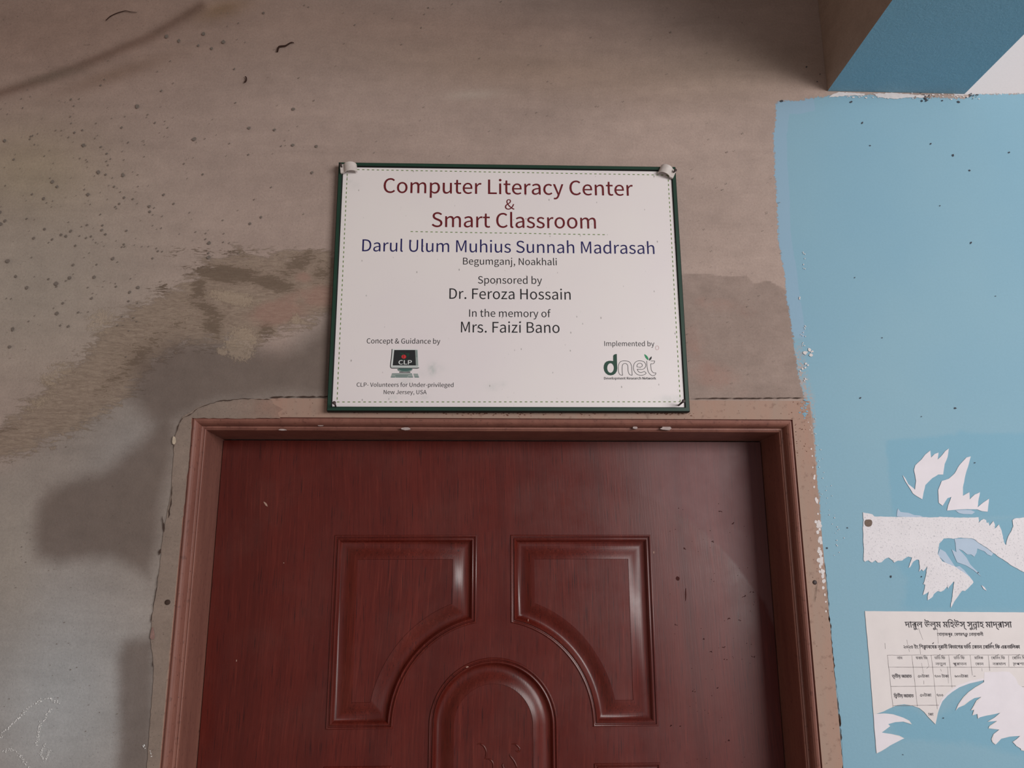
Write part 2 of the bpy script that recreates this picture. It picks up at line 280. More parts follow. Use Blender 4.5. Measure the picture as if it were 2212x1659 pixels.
BEN = {'ং': '332|93 238 124 217 155 194 184 169 211 142 237 114 262 84 284 54 304 24 321 -6 272 -31 210 55 189 80 166 103 143 126 117 147 88 168 55 189/59 368 61 388 65 406 73 422 84 436 96 448 111 458 128 465 146 469 166 471 185 469 203 465 220 458 235 448 248 436 259 422 266 406 271 388 273 368 271 348 266 330 259 313 248 299 235 287 220 277 203 270 185 266 166 264 146 266 128 270 111 277 96 287 84 299 73 313 65 329 61 348/111 368 113 352 118 339 127 328 138 320 151 315 166 313 181 315 194 320 205 328 214 339 219 352 220 368 219 384 214 397 205 408 194 415 181 420 166 422 151 420 138 415 127 407 118 396 113 383',
'ই': '402|271 471 269 490 264 504 256 516 245 523 230 528 210 529 156 529 125 530 100 532 79 536 62 541 47 548 33 557 21 568 11 581 3 596 -3 613 -6 631 -8 650 -6 670 -4 690 52 687 50 671 49 658 53 628 64 607 72 600 82 594 94 589 110 586 129 584 151 584 195 584 219 583 241 581 258 578 273 572 286 565 298 556 306 547 313 536 318 523 322 508 324 490 326 471/183 379 220 376 253 370 280 358 302 344 320 327 334 308 344 287 349 267 351 246 346 208 332 175 308 148 274 127 231 113 179 107 186 115 209 108 233 98 258 87 335 45 409 -8 374 -48 288 12 211 57 131 90 35 117 46 169 97 158 157 154 190 156 217 160 240 167 257 177 271 188 280 201 286 214 290 228 291 242 288 267 278 287 262 304 240 316 215 323 187 326 170 325 155 323 143 320 133 316 125 311 119 305 115 297 113 289 112 280 114 268 117 256 61 245 55 268 53 291 55 308 60 324 70 338 82 350 97 360 115 368 136 374 159 377/132 352 128 368 121 382 110 395 95 406 77 415 55 421 73 455 108 446 134 434 155 422 170 408 181 393 188 375 192 354/409 471 409 417 -8 417 -8 471',
'উ': '539|385 471 383 490 378 504 370 516 358 523 343 528 324 529 218 529 188 530 162 532 142 536 125 541 110 548 96 557 84 568 73 581 65 596 60 613 56 631 55 650 56 670 59 690 115 687 113 671 112 658 115 628 126 607 134 600 145 594 157 589 172 586 191 584 214 584 308 584 333 583 354 581 372 578 387 572 400 565 412 556 420 547 426 536 431 523 435 508 438 490 439 471/547 471 547 417 269 417 269 282 270 268 273 258 276 249 282 244 289 240 298 239 307 240 317 243 327 248 338 256 349 265 361 277 400 328 446 335 461 311 473 286 483 261 491 236 495 211 497 185 494 155 487 126 476 100 460 76 439 57 414 40 385 28 353 21 316 18 283 20 252 26 223 36 195 50 168 68 143 92 120 121 97 155 76 195 57 241 39 293 22 352 79 367 98 302 118 245 140 198 163 159 188 128 215 105 245 89 277 79 313 76 350 79 381 89 406 106 424 128 435 154 439 184 438 206 435 225 430 242 423 257 414 271 405 282 440 297 425 273 409 251 393 233 377 218 361 205 346 196 330 189 314 185 298 183 266 188 256 192 248 197 240 203 232 211 226 221 220 233 215 249 212 270 211 298 211 417 -8 417 -8 471',
'এ': '574|387 475 406 475 424 473 439 469 452 464 463 457 474 450 483 441 490 431 497 420 501 406 504 390 505 371 505 0 448 0 444 14 438 27 431 37 423 46 413 53 403 59 392 63 379 65 364 66 313 63 265 56 206 53 151 59 131 64 113 71 95 80 78 93 64 108 51 128 42 151 37 178 35 210 38 249 44 285 102 277 97 250 94 212 95 191 98 173 104 158 111 146 120 135 130 127 142 121 154 116 167 113 209 109 233 110 257 112 278 115 300 119 324 121 349 122 370 121 389 118 406 112 421 105 435 94 447 80 447 350 443 391 440 398 436 405 431 410 420 417 406 420 389 422 371 420 354 416 337 410 321 401 307 390 293 379 281 366 271 352 263 338 257 324 253 310 252 298 255 282 258 276 262 272 268 267 276 264 285 262 297 261 313 262 329 263 334 210 314 206 285 204 261 207 239 214 220 227 205 245 195 268 192 297 194 317 199 338 208 358 219 379 234 398 251 416 270 433 290 447 313 459 337 468 361 474',
'ক': '611|618 471 618 417 372 417 372 370 372 358 372 0 314 0 298 29 277 57 253 84 225 109 195 131 163 150 129 166 94 177 58 184 28 257 77 284 126 309 175 332 225 354 277 373 331 391 314 360 314 417 -8 417 -8 471/314 354 330 332 250 304 170 267 98 230 127 223 156 212 186 198 215 182 243 163 268 141 291 118 310 94 324 68 318 67 315 101 314 143/576 218 575 202 572 186 566 171 558 157 547 144 534 134 517 126 497 121 473 120 450 120 428 123 433 178 444 177 459 176 480 178 496 183 506 190 512 200 516 212 517 224 513 250 500 272 478 293 448 310 409 323 363 332 365 388 403 382 438 373 471 359 501 342 526 323 547 300 563 275 573 248',
'খ': '527|534 471 534 417 455 417 455 0 397 0 382 20 366 40 348 60 329 78 309 96 288 113 265 128 240 142 214 154 187 165 157 174 126 180 107 251 144 224 188 215 228 202 263 187 294 170 321 152 345 132 365 112 383 93 398 73 397 108 397 146 397 521 437 521 454 471/341 356 338 328 330 303 317 281 299 262 277 246 252 233 223 222 192 214 158 209 123 216 107 251 146 255 179 260 208 268 232 278 251 290 265 303 276 318 282 335 284 353 283 368 279 382 273 395 265 408 253 420 239 432 281 473 297 457 311 439 324 420 333 399 339 378/138 326 109 328 85 336 64 349 49 367 40 389 37 415 42 448 54 475 111 460 102 441 98 418 100 406 103 396 109 389 117 383 127 380 138 379 170 385 181 391 192 399 204 410 216 424 228 442 239 463 281 473 282 435 272 414 259 395 246 377 231 362 215 349 198 339 179 332 159 327',
'গ': '497|366 0 366 322 382 274 333 340 288 385 274 396 260 405 245 412 230 417 215 420 199 421 174 419 152 412 134 400 119 385 104 369 91 352 80 346 89 352 99 358 113 362 128 366 145 368 164 369 185 367 204 363 220 355 233 345 244 334 252 321 257 307 261 293 262 279 259 251 248 224 232 199 208 176 176 153 138 130 99 185 126 198 150 211 171 224 188 240 198 257 201 276 200 287 196 296 188 304 179 311 166 314 151 316 115 311 78 297 17 347 33 372 49 395 67 415 85 433 104 448 125 460 146 469 169 474 193 476 218 475 241 470 262 463 283 453 304 439 324 423 344 404 364 382 384 357 370 366 368 398 366 443 366 521 407 521 424 471 504 471 504 417 425 417 425 0',
'জ': '695|304 48 274 49 246 55 218 64 191 76 166 93 141 115 118 141 96 172 75 209 56 251 38 298 22 352 79 367 97 309 116 259 137 216 159 181 184 153 210 132 240 117 271 108 306 105 340 108 368 116 391 129 407 148 416 173 419 203 419 218 417 231 413 243 401 271 447 271 402 232 387 221 370 212 353 204 335 199 316 196 296 195 277 196 260 200 244 206 230 215 218 226 208 239 201 254 197 271 195 291 198 313 206 336 219 358 238 380 265 400 298 419 264 417 226 417 -8 417 -8 471 702 471 702 417 465 417 432 418 405 419 366 401 334 383 309 367 290 352 275 338 265 324 259 312 255 299 254 288 255 275 259 265 266 257 274 252 283 249 293 248 311 250 329 254 344 262 396 300 461 276 472 239 477 192 475 168 469 144 460 121 446 101 428 83 405 68 376 57 343 50/606 155 607 131 609 107 612 84 633 8 576 -5 555 81 551 109 548 138 547 168 548 194 551 218 555 240 572 294 535 296 502 301 474 308 448 319 425 333 406 349 389 367 373 388 360 411 417 423 426 409 436 396 448 384 461 374 477 365 496 357 517 352 541 349 569 347 589 348 610 350 640 297 629 274 620 252 614 230 610 207 607 182',
'ঞ': '772|387 475 406 475 423 473 438 469 451 464 463 458 473 450 482 441 489 431 495 421 499 408 502 393 503 375 505 360 505 220 500 207 505 176 505 144 505 0 448 0 444 14 438 27 431 37 423 46 413 53 403 59 392 63 379 65 364 66 313 63 265 56 206 53 151 59 131 64 113 71 95 80 78 93 64 108 51 128 42 151 37 178 35 210 38 249 44 285 102 277 97 250 94 212 95 191 98 173 104 158 111 146 120 135 130 127 142 121 154 116 167 113 209 109 233 110 257 112 278 115 300 119 324 121 349 122 370 121 389 118 406 112 421 105 435 94 447 80 447 350 443 391 440 398 436 405 431 410 420 417 406 420 389 422 371 420 354 416 337 410 321 401 307 390 293 379 281 366 271 352 263 338 257 324 253 310 252 298 255 282 258 276 262 272 268 267 276 264 285 262 297 261 313 262 329 263 334 210 314 206 285 204 261 207 239 214 220 227 205 245 195 268 192 297 194 317 199 338 208 358 219 379 234 398 251 416 270 433 290 447 313 459 337 468 361 474/624 460 653 457 678 449 698 435 714 418 723 397 726 373 725 360 722 346 718 332 710 317 699 304 684 290 664 278 639 268 607 260 594 312 618 317 637 324 651 333 661 344 667 355 668 367 667 380 662 390 654 397 644 403 633 406 620 407 597 404 576 396 555 382 536 363 518 340 501 314 497 395 516 414 535 430 555 443 576 452 599 458/623 126 594 129 569 135 548 146 530 161 514 178 500 197 469 263 501 303 509 277 518 255 529 235 541 218 555 204 570 193 586 185 603 180 621 179 634 180 646 184 657 190 666 198 671 209 673 223 672 235 667 247 660 257 650 267 637 275 619 282 662 313 693 294 703 286 712 276 720 264 726 251 729 237 731 220 729 204 725 188 718 174 709 160 697 149 682 139 665 132 645 128',
'ট': '430|437 471 437 417 130 417 130 155 134 108 143 89 154 80 168 74 185 73 204 74 223 79 241 87 258 97 273 109 287 123 300 139 312 155 321 173 327 190 331 208 332 226 331 241 327 253 320 263 310 270 297 274 280 276 260 274 240 270 232 324 262 330 294 332 312 331 329 328 344 322 358 313 370 302 379 288 386 272 390 252 391 229 389 200 382 171 369 143 354 116 335 93 314 72 295 57 275 44 253 33 231 25 206 20 181 18 163 19 147 22 133 26 120 33 109 40 100 48 92 58 86 70 80 83 75 98 73 119 72 145 72 417 -8 417 -8 471/299 471 297 490 292 504 284 516 273 523 258 528 238 529 167 529 137 530 112 532 91 536 74 541 59 548 45 557 33 568 23 581 15 596 9 613 6 631 5 650 6 670 8 690 64 687 62 672 61 658 65 628 76 607 84 600 94 594 106 589 122 586 141 584 164 584 223 584 247 583 269 581 286 578 301 572 314 565 326 556 334 547 341 536 346 523 350 508 352 490 354 471',
'ড': '539|547 471 547 417 269 417 269 282 270 268 273 258 276 249 282 244 289 240 298 239 307 240 317 243 327 248 338 256 349 265 361 277 400 328 446 335 461 311 473 286 483 261 491 236 495 211 497 185 494 155 487 126 476 100 460 76 439 57 414 40 385 28 353 21 316 18 283 20 252 26 223 36 195 50 168 68 143 92 120 121 97 155 76 195 57 241 39 293 22 352 79 367 98 302 118 245 140 198 163 159 188 128 215 105 245 89 277 79 313 76 350 79 381 89 406 106 424 128 435 154 439 184 438 206 435 225 430 242 423 257 414 271 405 282 440 297 425 273 409 251 393 233 377 218 361 205 346 196 330 189 314 185 298 183 266 188 256 192 248 197 240 203 232 211 226 221 220 233 215 249 212 270 211 298 211 417 -8 417 -8 471',
'ত': '536|308 38 268 41 229 51 192 69 158 93 125 126 96 168 69 219 44 281 22 353 79 368 98 309 117 258 137 213 159 177 184 147 210 124 239 108 271 99 307 95 329 96 349 99 366 104 381 111 394 119 405 129 414 140 422 152 427 165 431 180 433 195 434 210 432 231 428 250 422 268 412 285 401 298 388 310 372 318 355 323 336 325 318 323 303 319 293 312 285 302 281 291 279 278 281 262 286 243 228 232 221 260 218 288 220 306 225 323 233 337 244 350 258 360 274 368 292 374 312 377 333 379 363 376 391 369 416 357 438 341 456 321 472 297 483 270 490 240 492 207 490 177 483 148 472 121 456 98 436 77 411 61 381 48 347 40/543 471 543 417 -8 417 -8 471',
'দ': '457|464 471 464 417 120 417 120 192 110 207 131 229 154 250 179 270 205 289 233 307 263 324 294 340 326 355 360 368 409 319 386 268 373 216 369 155 369 131 371 107 375 84 395 8 338 -5 317 81 313 109 310 138 310 168 314 226 327 275 343 310 352 307 323 294 295 280 268 264 241 247 214 228 188 207 107 132 62 163 62 417 -8 417 -8 471',
'ন': '458|465 471 465 417 385 417 385 0 327 0 327 184 339 142 322 164 304 185 285 204 265 222 245 237 224 249 204 258 183 264 164 266 146 264 130 259 116 251 105 240 99 225 97 207 99 193 104 180 113 168 125 158 142 148 162 139 133 86 105 100 81 117 61 137 46 159 38 183 35 210 37 233 43 254 53 271 66 286 81 299 98 308 117 315 135 319 154 320 180 319 204 314 226 307 248 296 268 284 287 269 306 253 324 235 341 215 331 212 328 246 327 281 327 417 -8 417 -8 471',
'প': '542|550 471 550 417 470 417 470 0 412 0 412 300 428 251 372 329 355 349 339 367 323 382 307 394 292 404 276 411 260 417 243 420 226 421 206 420 188 416 171 410 155 401 140 391 126 379 88 338 82 337 106 348 132 352 158 349 180 341 196 328 207 311 214 291 217 269 216 254 213 242 201 247 218 266 236 284 255 303 349 391 386 350 171 148 126 189 188 248 161 216 139 198 158 226 162 236 165 247 166 260 165 271 161 282 154 290 146 296 135 300 121 301 98 298 74 288 17 342 37 368 58 391 79 412 100 431 122 446 145 459 169 469 194 474 220 476 248 474 273 469 297 460 319 448 341 432 363 413 384 390 406 364 429 334 416 338 413 377 412 422 412 521 452 521 469 471',
'ফ': '635|642 471 642 417 98 417 86 424 108 418 129 410 150 400 210 364 254 327 258 285 201 258 143 229 95 201 86 213 124 205 159 194 190 182 219 169 246 154 270 137 294 118 316 98 338 75 337 101 337 129 337 386 347 386 374 385 401 383 427 379 453 374 477 366 500 357 522 345 541 330 559 313 571 300 580 286 589 271 595 254 598 237 600 218 598 202 595 186 589 171 581 157 570 144 556 134 540 126 519 121 496 120 474 120 452 123 456 177 467 176 481 176 503 177 519 182 530 190 536 200 539 212 540 224 536 249 523 272 502 292 472 309 437 321 395 329 395 0 337 0 315 27 293 52 268 74 242 94 213 112 181 128 146 141 107 152 64 160 36 229 86 260 138 288 191 313 171 327 149 340 125 352 98 363 69 372 36 380 60 431 61 417 -8 417 -8 471',
'ব': '452|459 471 459 417 379 417 379 0 321 0 304 29 283 57 259 84 231 108 200 129 167 148 132 164 96 176 58 184 28 257 77 285 127 311 178 336 231 359 284 379 338 397 321 365 321 417 -8 417 -8 471/321 359 337 338 216 291 174 272 135 252 98 230 126 223 155 212 185 199 215 183 244 165 271 144 295 120 315 95 332 67 325 67 322 101 321 143',
'ভ': '546|319 33 287 34 257 40 227 48 199 61 172 79 146 101 122 129 99 162 78 200 58 244 39 295 22 352 79 367 98 305 119 251 141 206 165 169 191 140 219 118 249 102 282 93 318 90 343 92 366 96 386 104 404 115 418 129 430 144 438 162 443 181 445 202 441 243 428 276 410 301 447 360 464 333 478 306 489 279 497 253 501 227 503 201 500 171 493 142 481 115 465 92 445 72 420 55 391 42 357 35/291 215 261 218 236 226 216 239 201 257 192 279 188 304 194 339 205 368 266 350 256 331 251 307 253 295 256 285 263 278 271 273 281 270 292 269 324 275 335 280 346 288 358 299 371 313 385 331 399 353 447 360 441 319 427 298 412 279 398 262 382 248 366 236 349 227 331 220 312 216/553 471 553 417 -8 417 -8 471',
'ম': '471|478 471 478 417 399 417 399 0 341 0 341 102 354 62 301 136 283 158 264 176 244 192 224 203 202 210 179 213 161 211 145 206 131 198 121 187 114 173 112 155 114 139 120 125 130 113 144 102 162 93 184 84 165 26 139 36 117 48 99 61 83 75 71 90 62 106 55 122 51 140 50 157 52 180 58 201 68 218 81 233 96 245 113 255 132 262 150 266 169 267 198 265 224 260 249 251 271 238 291 223 309 206 326 186 342 166 357 143 344 141 341 176 341 213 341 417 -8 417 -8 471/226 245 226 235 225 226 167 244 165 271 160 295 152 314 141 330 127 344 109 355 87 363 60 369 29 374 39 428 73 419 97 416 118 411 138 404 156 395 172 384 186 371 198 356 208 338 216 318 222 296 225 272',
'য': '474|481 471 481 417 402 417 402 0 344 0 322 27 298 52 273 75 246 95 216 113 184 129 148 142 108 153 64 160 36 229 86 260 138 288 191 313 171 327 149 340 125 352 98 363 69 372 36 380 60 431 61 417 -8 417 -8 471/344 417 102 417 86 424 108 418 129 410 150 400 210 364 254 327 258 285 201 258 143 229 95 201 86 212 127 205 165 194 199 182 231 167 260 149 286 130 311 109 334 87 356 63 346 60 344 94 344 129',
'র': '452|459 471 459 417 379 417 379 0 321 0 304 29 283 57 259 84 231 108 200 129 167 148 132 164 96 176 58 184 28 257 77 285 127 311 178 336 231 359 284 379 338 397 321 365 321 417 -8 417 -8 471/321 359 337 338 216 291 174 272 135 252 98 230 126 223 155 212 185 199 215 183 244 165 271 144 295 120 315 95 332 67 325 67 322 101 321 143/140 -5 128 -3 117 1 108 8 101 16 96 27 95 39 96 52 101 63 108 72 117 79 128 83 140 85 152 83 163 79 172 72 180 63 184 52 185 39 184 27 180 16 172 8 163 1 152 -3',
'ল': '554|561 471 561 417 481 417 481 0 423 0 423 254 428 234 416 249 405 262 393 273 380 281 366 285 352 287 329 283 322 279 315 274 309 267 305 258 302 247 301 232 302 218 303 205 254 201 250 221 245 239 237 254 227 267 216 278 204 287 190 293 176 297 161 298 148 297 137 295 126 290 118 284 110 277 104 269 100 260 98 250 97 239 99 220 107 203 119 188 136 174 157 163 182 152 162 96 139 105 117 115 97 127 79 141 64 157 51 176 42 196 37 218 35 242 37 264 42 283 51 301 64 316 79 329 96 339 115 347 136 351 157 353 183 351 206 346 226 338 245 326 263 310 279 291 268 290 275 305 284 318 297 328 312 336 327 340 342 341 359 340 375 337 389 331 432 301 425 289 424 321 423 354 423 417 -8 417 -8 471',
'শ': '513|520 471 520 417 441 417 441 0 382 0 382 388 386 403 383 429 382 460 382 521 422 521 441 471/273 476 292 475 311 471 328 465 344 456 359 446 372 433 385 419 395 403 404 385 401 306 385 339 366 368 346 391 324 407 300 418 275 421 256 419 240 414 227 405 217 392 211 376 209 357 212 338 220 321 234 307 253 296 280 289 313 285 307 227 276 231 249 238 225 248 206 260 190 276 178 293 169 313 164 335 163 359 165 384 170 406 179 425 190 441 204 454 220 464 237 471 255 475/58 476 79 475 99 470 118 463 136 453 152 439 165 422 175 402 181 377 183 349 182 329 176 309 168 290 156 272 141 257 121 245 99 235 72 229 41 227 36 285 60 287 80 291 97 296 110 304 120 313 128 322 133 333 136 344 137 354 135 373 128 390 117 403 102 413 82 419 58 421 31 419 -1 413 -7 469 27 475',
'ষ': '480|487 471 487 417 407 417 407 0 349 0 324 28 299 53 273 76 245 96 215 114 183 129 148 142 108 153 64 160 36 229 119 277 212 322 257 327 258 285 179 248 107 208 143 200 176 190 206 178 234 165 261 149 285 132 308 114 330 95 350 75 350 101 349 129 349 236 352 253 350 290 349 329 349 417 -8 417 -8 471/58 431 89 420 121 410 152 398 184 384 216 368 247 350 276 331 304 311 330 290 354 269 354 200 333 221 311 241 287 260 262 279 235 297 207 313 179 328 150 342 121 354 92 365 64 373 36 380',
'স': '517|524 471 524 417 444 417 444 0 386 0 386 267 403 220 363 267 352 276 341 282 330 284 323 283 317 281 310 278 290 255 260 203 223 142 211 127 200 116 187 107 174 101 159 97 142 96 129 97 116 100 103 104 91 111 79 120 66 132 54 147 40 164 26 185 73 213 86 191 97 175 107 165 116 159 126 155 136 154 145 155 153 157 161 162 169 168 178 177 187 189 219 243 236 268 249 292 262 311 274 324 287 333 300 338 314 340 330 338 345 334 359 326 373 315 389 301 406 283 391 282 387 315 386 347 386 417 -8 417 -8 471/205 205 190 287 183 305 174 321 162 334 148 344 131 353 111 360 29 375 40 432 81 417 108 412 132 406 153 400 171 392 186 383 199 372 210 360 219 346 226 330 232 312 236 292 238 269',
'হ': '402|183 379 220 376 253 370 280 358 302 344 320 327 334 308 344 287 349 267 351 246 346 208 332 175 308 148 274 127 231 113 179 107 186 115 209 108 233 98 258 87 335 45 409 -8 374 -48 288 12 211 57 131 90 35 117 46 169 97 158 157 154 190 156 217 160 240 167 257 177 271 188 280 201 286 214 290 228 291 242 288 267 278 287 262 304 240 316 215 323 187 326 170 325 155 323 143 320 133 316 125 311 119 305 115 297 113 289 112 280 114 268 117 256 61 245 55 268 53 291 55 308 60 324 70 338 82 350 97 360 115 368 136 374 159 377/132 352 128 368 121 382 110 395 95 406 77 415 55 421 73 455 108 446 134 434 155 422 170 408 181 393 188 375 192 354/409 471 409 417 -8 417 -8 471',
'়': '0|-193 -139 -205 -137 -216 -133 -225 -126 -233 -118 -237 -107 -238 -95 -237 -82 -233 -71 -225 -62 -216 -55 -205 -51 -193 -49 -181 -51 -170 -55 -161 -62 -154 -71 -149 -82 -148 -95 -149 -107 -154 -118 -161 -126 -170 -133 -181 -137',
'া': '202|209 471 209 417 129 417 129 0 71 0 71 355 64 371 55 386 44 399 31 409 16 415 -2 417 -8 417 -8 471 4 471 16 470 29 466 42 459 54 450 65 438 73 423 72 441 71 464 71 521 112 521 129 471',
'ি': '202|209 471 209 417 129 417 129 0 71 0 71 417 -8 417 -8 471 62 471 37 501 15 533 33 562 51 589 70 614 91 637 114 657 140 673 169 685 201 692 237 694 263 693 289 690 314 684 338 677 362 667 386 656 410 643 434 628 458 611 534 553 502 512 408 583 380 600 353 614 327 625 301 633 274 637 246 639 219 637 195 633 174 625 154 614 137 600 121 584 106 566 93 546 80 525 97 500 121 471',
'ী': '202|209 417 129 417 129 0 71 0 71 417 -8 417 -8 471 71 471 67 502 59 529 46 553 29 574 10 592 -12 606 -38 618 -65 627 -94 634 -125 638 -157 641 -191 642 -268 637 -287 633 -304 629 -317 623 -327 616 -333 609 -335 600 -333 591 -327 585 -316 581 -276 578 -204 578 -179 577 -158 575 -140 571 -125 565 -113 558 -102 549 -94 539 -87 527 -82 515 -78 501 -76 484 -76 466 -126 466 -131 495 -134 503 -138 508 -143 513 -162 522 -192 524 -267 524 -322 528 -337 531 -349 535 -360 540 -372 547 -381 556 -387 565 -391 576 -394 586 -394 597 -389 625 -373 648 -345 668 -307 682 -257 691 -195 694 -123 691 -59 681 -5 664 41 640 78 609 105 571 123 525 132 471 209 471',
'ু': '0|-217 -201 -231 -200 -245 -197 -261 -193 -277 -186 -290 -177 -302 -165 -312 -151 -318 -134 -319 -114 -316 -90 -306 -70 -290 -53 -268 -40 -240 -32 -207 -30 -177 -31 -146 -37 -117 -47 -88 -59 -58 -75 -28 -94 67 -164 33 -205 -59 -135 -86 -118 -113 -103 -138 -92 -162 -84 -187 -80 -211 -78 -228 -79 -241 -83 -252 -89 -260 -96 -264 -105 -266 -116 -264 -129 -259 -139 -251 -146 -241 -151 -229 -153 -217 -154 -199 -153 -184 -149 -171 -143 -161 -134 -152 -125 -145 -114 -140 -102 -136 -90 -133 -78 -130 -45 -130 6 -72 6 -72 -34 -77 -84 -81 -102 -88 -121 -97 -139 -108 -156 -122 -171 -140 -184 -161 -193 -187 -199',
'ূ': '0|-134 -182 -149 -182 -164 -179 -180 -174 -194 -168 -207 -160 -218 -149 -226 -136 -231 -121 -233 -104 -230 -81 -220 -62 -203 -47 -181 -36 -157 -30 -130 -27 -130 6 -72 6 -72 -42 -97 -77 -109 -76 -125 -76 -141 -77 -154 -79 -164 -83 -172 -89 -176 -97 -178 -106 -177 -115 -173 -122 -166 -128 -157 -132 -147 -135 -136 -136 -115 -134 -96 -129 -78 -120 -61 -109 -45 -94 -29 -77 47 -117 123 -165 92 -205 35 -167 -17 -139 -50 -162 -89 -177',
'ৃ': '0|-269 -61 -208 -33 -145 -6 -79 19 -60 -31 -114 -48 -165 -67 -210 -86 -220 -77 -182 -82 -148 -88 -117 -95 -88 -104 -61 -115 -37 -126 26 -162 -1 -205 -27 -189 -53 -175 -78 -163 -103 -153 -130 -143 -156 -136 -184 -130 -213 -125 -243 -121',
'ে': '262|269 471 269 417 254 417 238 412 221 404 204 394 186 381 169 366 152 348 137 328 124 306 112 282 104 256 99 228 97 198 99 164 104 136 113 112 125 92 138 77 154 66 170 58 186 54 202 52 234 56 263 70 290 23 276 14 262 7 247 2 231 -1 215 -3 200 -4 169 -1 141 7 115 21 93 40 74 63 58 91 46 123 39 158 37 197 40 237 48 274 61 309 78 341 99 369 124 394 151 416 181 432 212 445 164 420 134 418 98 417 -8 417 -8 471',
'্': '0|-101 -13 85 -162 52 -203 -141 -61',
'০': '449|220 69 189 71 160 77 134 87 111 101 92 120 76 143 64 170 57 201 55 237 57 266 63 294 73 321 87 346 106 368 129 386 157 401 190 409 227 412 265 409 298 401 325 388 347 371 364 350 377 327 386 300 392 272 394 242 392 213 385 185 375 158 361 133 342 112 318 93 290 80 257 72/228 358 207 356 188 352 171 344 155 333 142 319 131 302 122 282 117 260 116 235 117 215 120 196 126 179 134 163 145 149 159 138 176 129 197 124 220 123 242 124 262 130 280 138 295 150 308 164 319 181 326 201 331 222 332 245 331 267 327 287 321 305 312 321 300 334 286 344 269 352 250 357',
'২': '449|96 408 97 419 100 430 104 441 129 478 176 451 164 433 160 416 160 409 162 403 166 398 171 394 179 390 189 386 239 375 286 363 323 349 348 330 365 309 375 283 379 254 374 222 360 193 336 168 305 148 265 134 219 127 204 129 188 132 219 139 286 110 354 70 419 21 384 -20 301 43 276 59 250 73 225 85 145 115 49 140 61 194 114 181 182 176 228 179 264 185 289 197 305 212 315 230 319 251 318 263 315 274 310 283 303 292 293 299 280 306 264 312 244 318 220 323 192 330 168 336 148 344 132 352 119 361 109 371 102 382 98 394',
'৩': '449|419 223 417 188 412 155 403 125 391 98 374 74 353 55 328 41 298 32 263 30 236 31 211 36 186 44 163 55 141 72 121 94 101 122 83 157 66 198 50 247 35 305 22 371 79 386 95 316 111 256 127 207 145 168 164 137 184 115 207 99 232 90 259 87 283 89 303 95 319 105 333 119 343 135 350 154 356 175 359 198 360 223 358 253 354 281 347 306 337 328 326 348 312 363 297 375 280 382 263 385 251 383 240 380 232 375 226 367 222 358 221 347 224 322 235 295 175 279 161 318 157 354 158 373 164 390 172 404 183 415 196 424 211 430 226 435 241 437 255 438 289 435 318 425 344 409 367 388 385 362 400 331 410 298 417 262',
'৫': '449|237 0 200 2 166 10 134 22 106 39 82 60 63 86 49 116 40 150 37 188 41 227 52 264 71 299 96 331 128 363 167 393 210 421 259 449 313 476 343 435 332 415 329 393 331 379 336 367 346 358 359 350 375 346 392 344 397 344 403 345 428 303 357 258 338 244 324 230 312 215 303 200 298 184 297 167 299 153 304 140 313 128 326 117 346 111 372 109 387 109 400 111 425 46 398 33 370 21 339 12 306 5 272 1/242 54 283 56 315 61 348 69 347 67 313 74 286 86 265 101 251 121 242 143 239 168 241 187 245 206 252 223 263 240 276 256 293 273 312 289 334 305 360 322 358 304 341 307 327 311 314 318 303 327 294 336 287 347 282 359 279 371 278 384 279 400 284 414 291 403 254 384 221 363 191 341 164 317 141 293 123 266 109 239 101 210 98 180 101 151 108 126 120 105 135 88 153 75 174 65 196 59 219 55',
'৬': '449|263 30 237 31 212 36 188 44 165 56 142 73 121 94 101 121 82 152 64 190 47 234 31 285 16 342 73 360 84 312 95 270 107 233 120 200 134 172 149 149 164 129 181 114 199 102 218 94 238 89 259 87 289 90 315 100 337 117 353 140 362 169 366 205 365 226 361 245 356 261 340 296 370 297 361 276 351 257 341 240 329 226 317 215 303 206 289 200 274 196 257 195 228 199 204 213 197 221 191 231 185 243 181 258 179 278 178 303 178 341 174 371 171 377 166 382 159 386 126 391 132 449 152 448 169 446 184 442 197 437 208 431 217 424 223 416 228 406 232 396 236 357 236 287 237 275 239 266 242 258 247 253 254 249 263 248 271 249 279 251 287 255 295 261 303 269 311 280 319 293 327 311 335 332 378 342 387 329 395 315 402 299 417 251 423 203 421 171 416 142 406 114 393 90 375 69 354 52 328 40 297 32',
'৭': '449|289 228 327 217 307 208 286 201 265 195 243 191 223 189 203 188 157 191 120 202 91 221 70 245 57 276 53 311 55 333 59 354 67 374 78 392 91 409 106 425 123 438 142 450 162 459 182 465 203 470 225 471 242 470 259 468 275 464 289 459 302 451 314 442 324 432 332 420 338 407 343 391 346 370 347 344 347 108 351 79 355 72 360 67 366 64 400 58 394 0 369 2 348 6 330 11 317 19 306 29 298 41 293 56 290 73 289 92/201 244 222 244 240 247 257 250 306 270 289 256 289 332 287 376 284 385 279 394 273 401 268 406 261 410 254 413 225 417 212 416 199 413 185 409 173 403 161 395 150 386 140 375 131 364 124 351 119 337 115 323 114 307 117 286 125 269 138 257 156 250 177 245'}

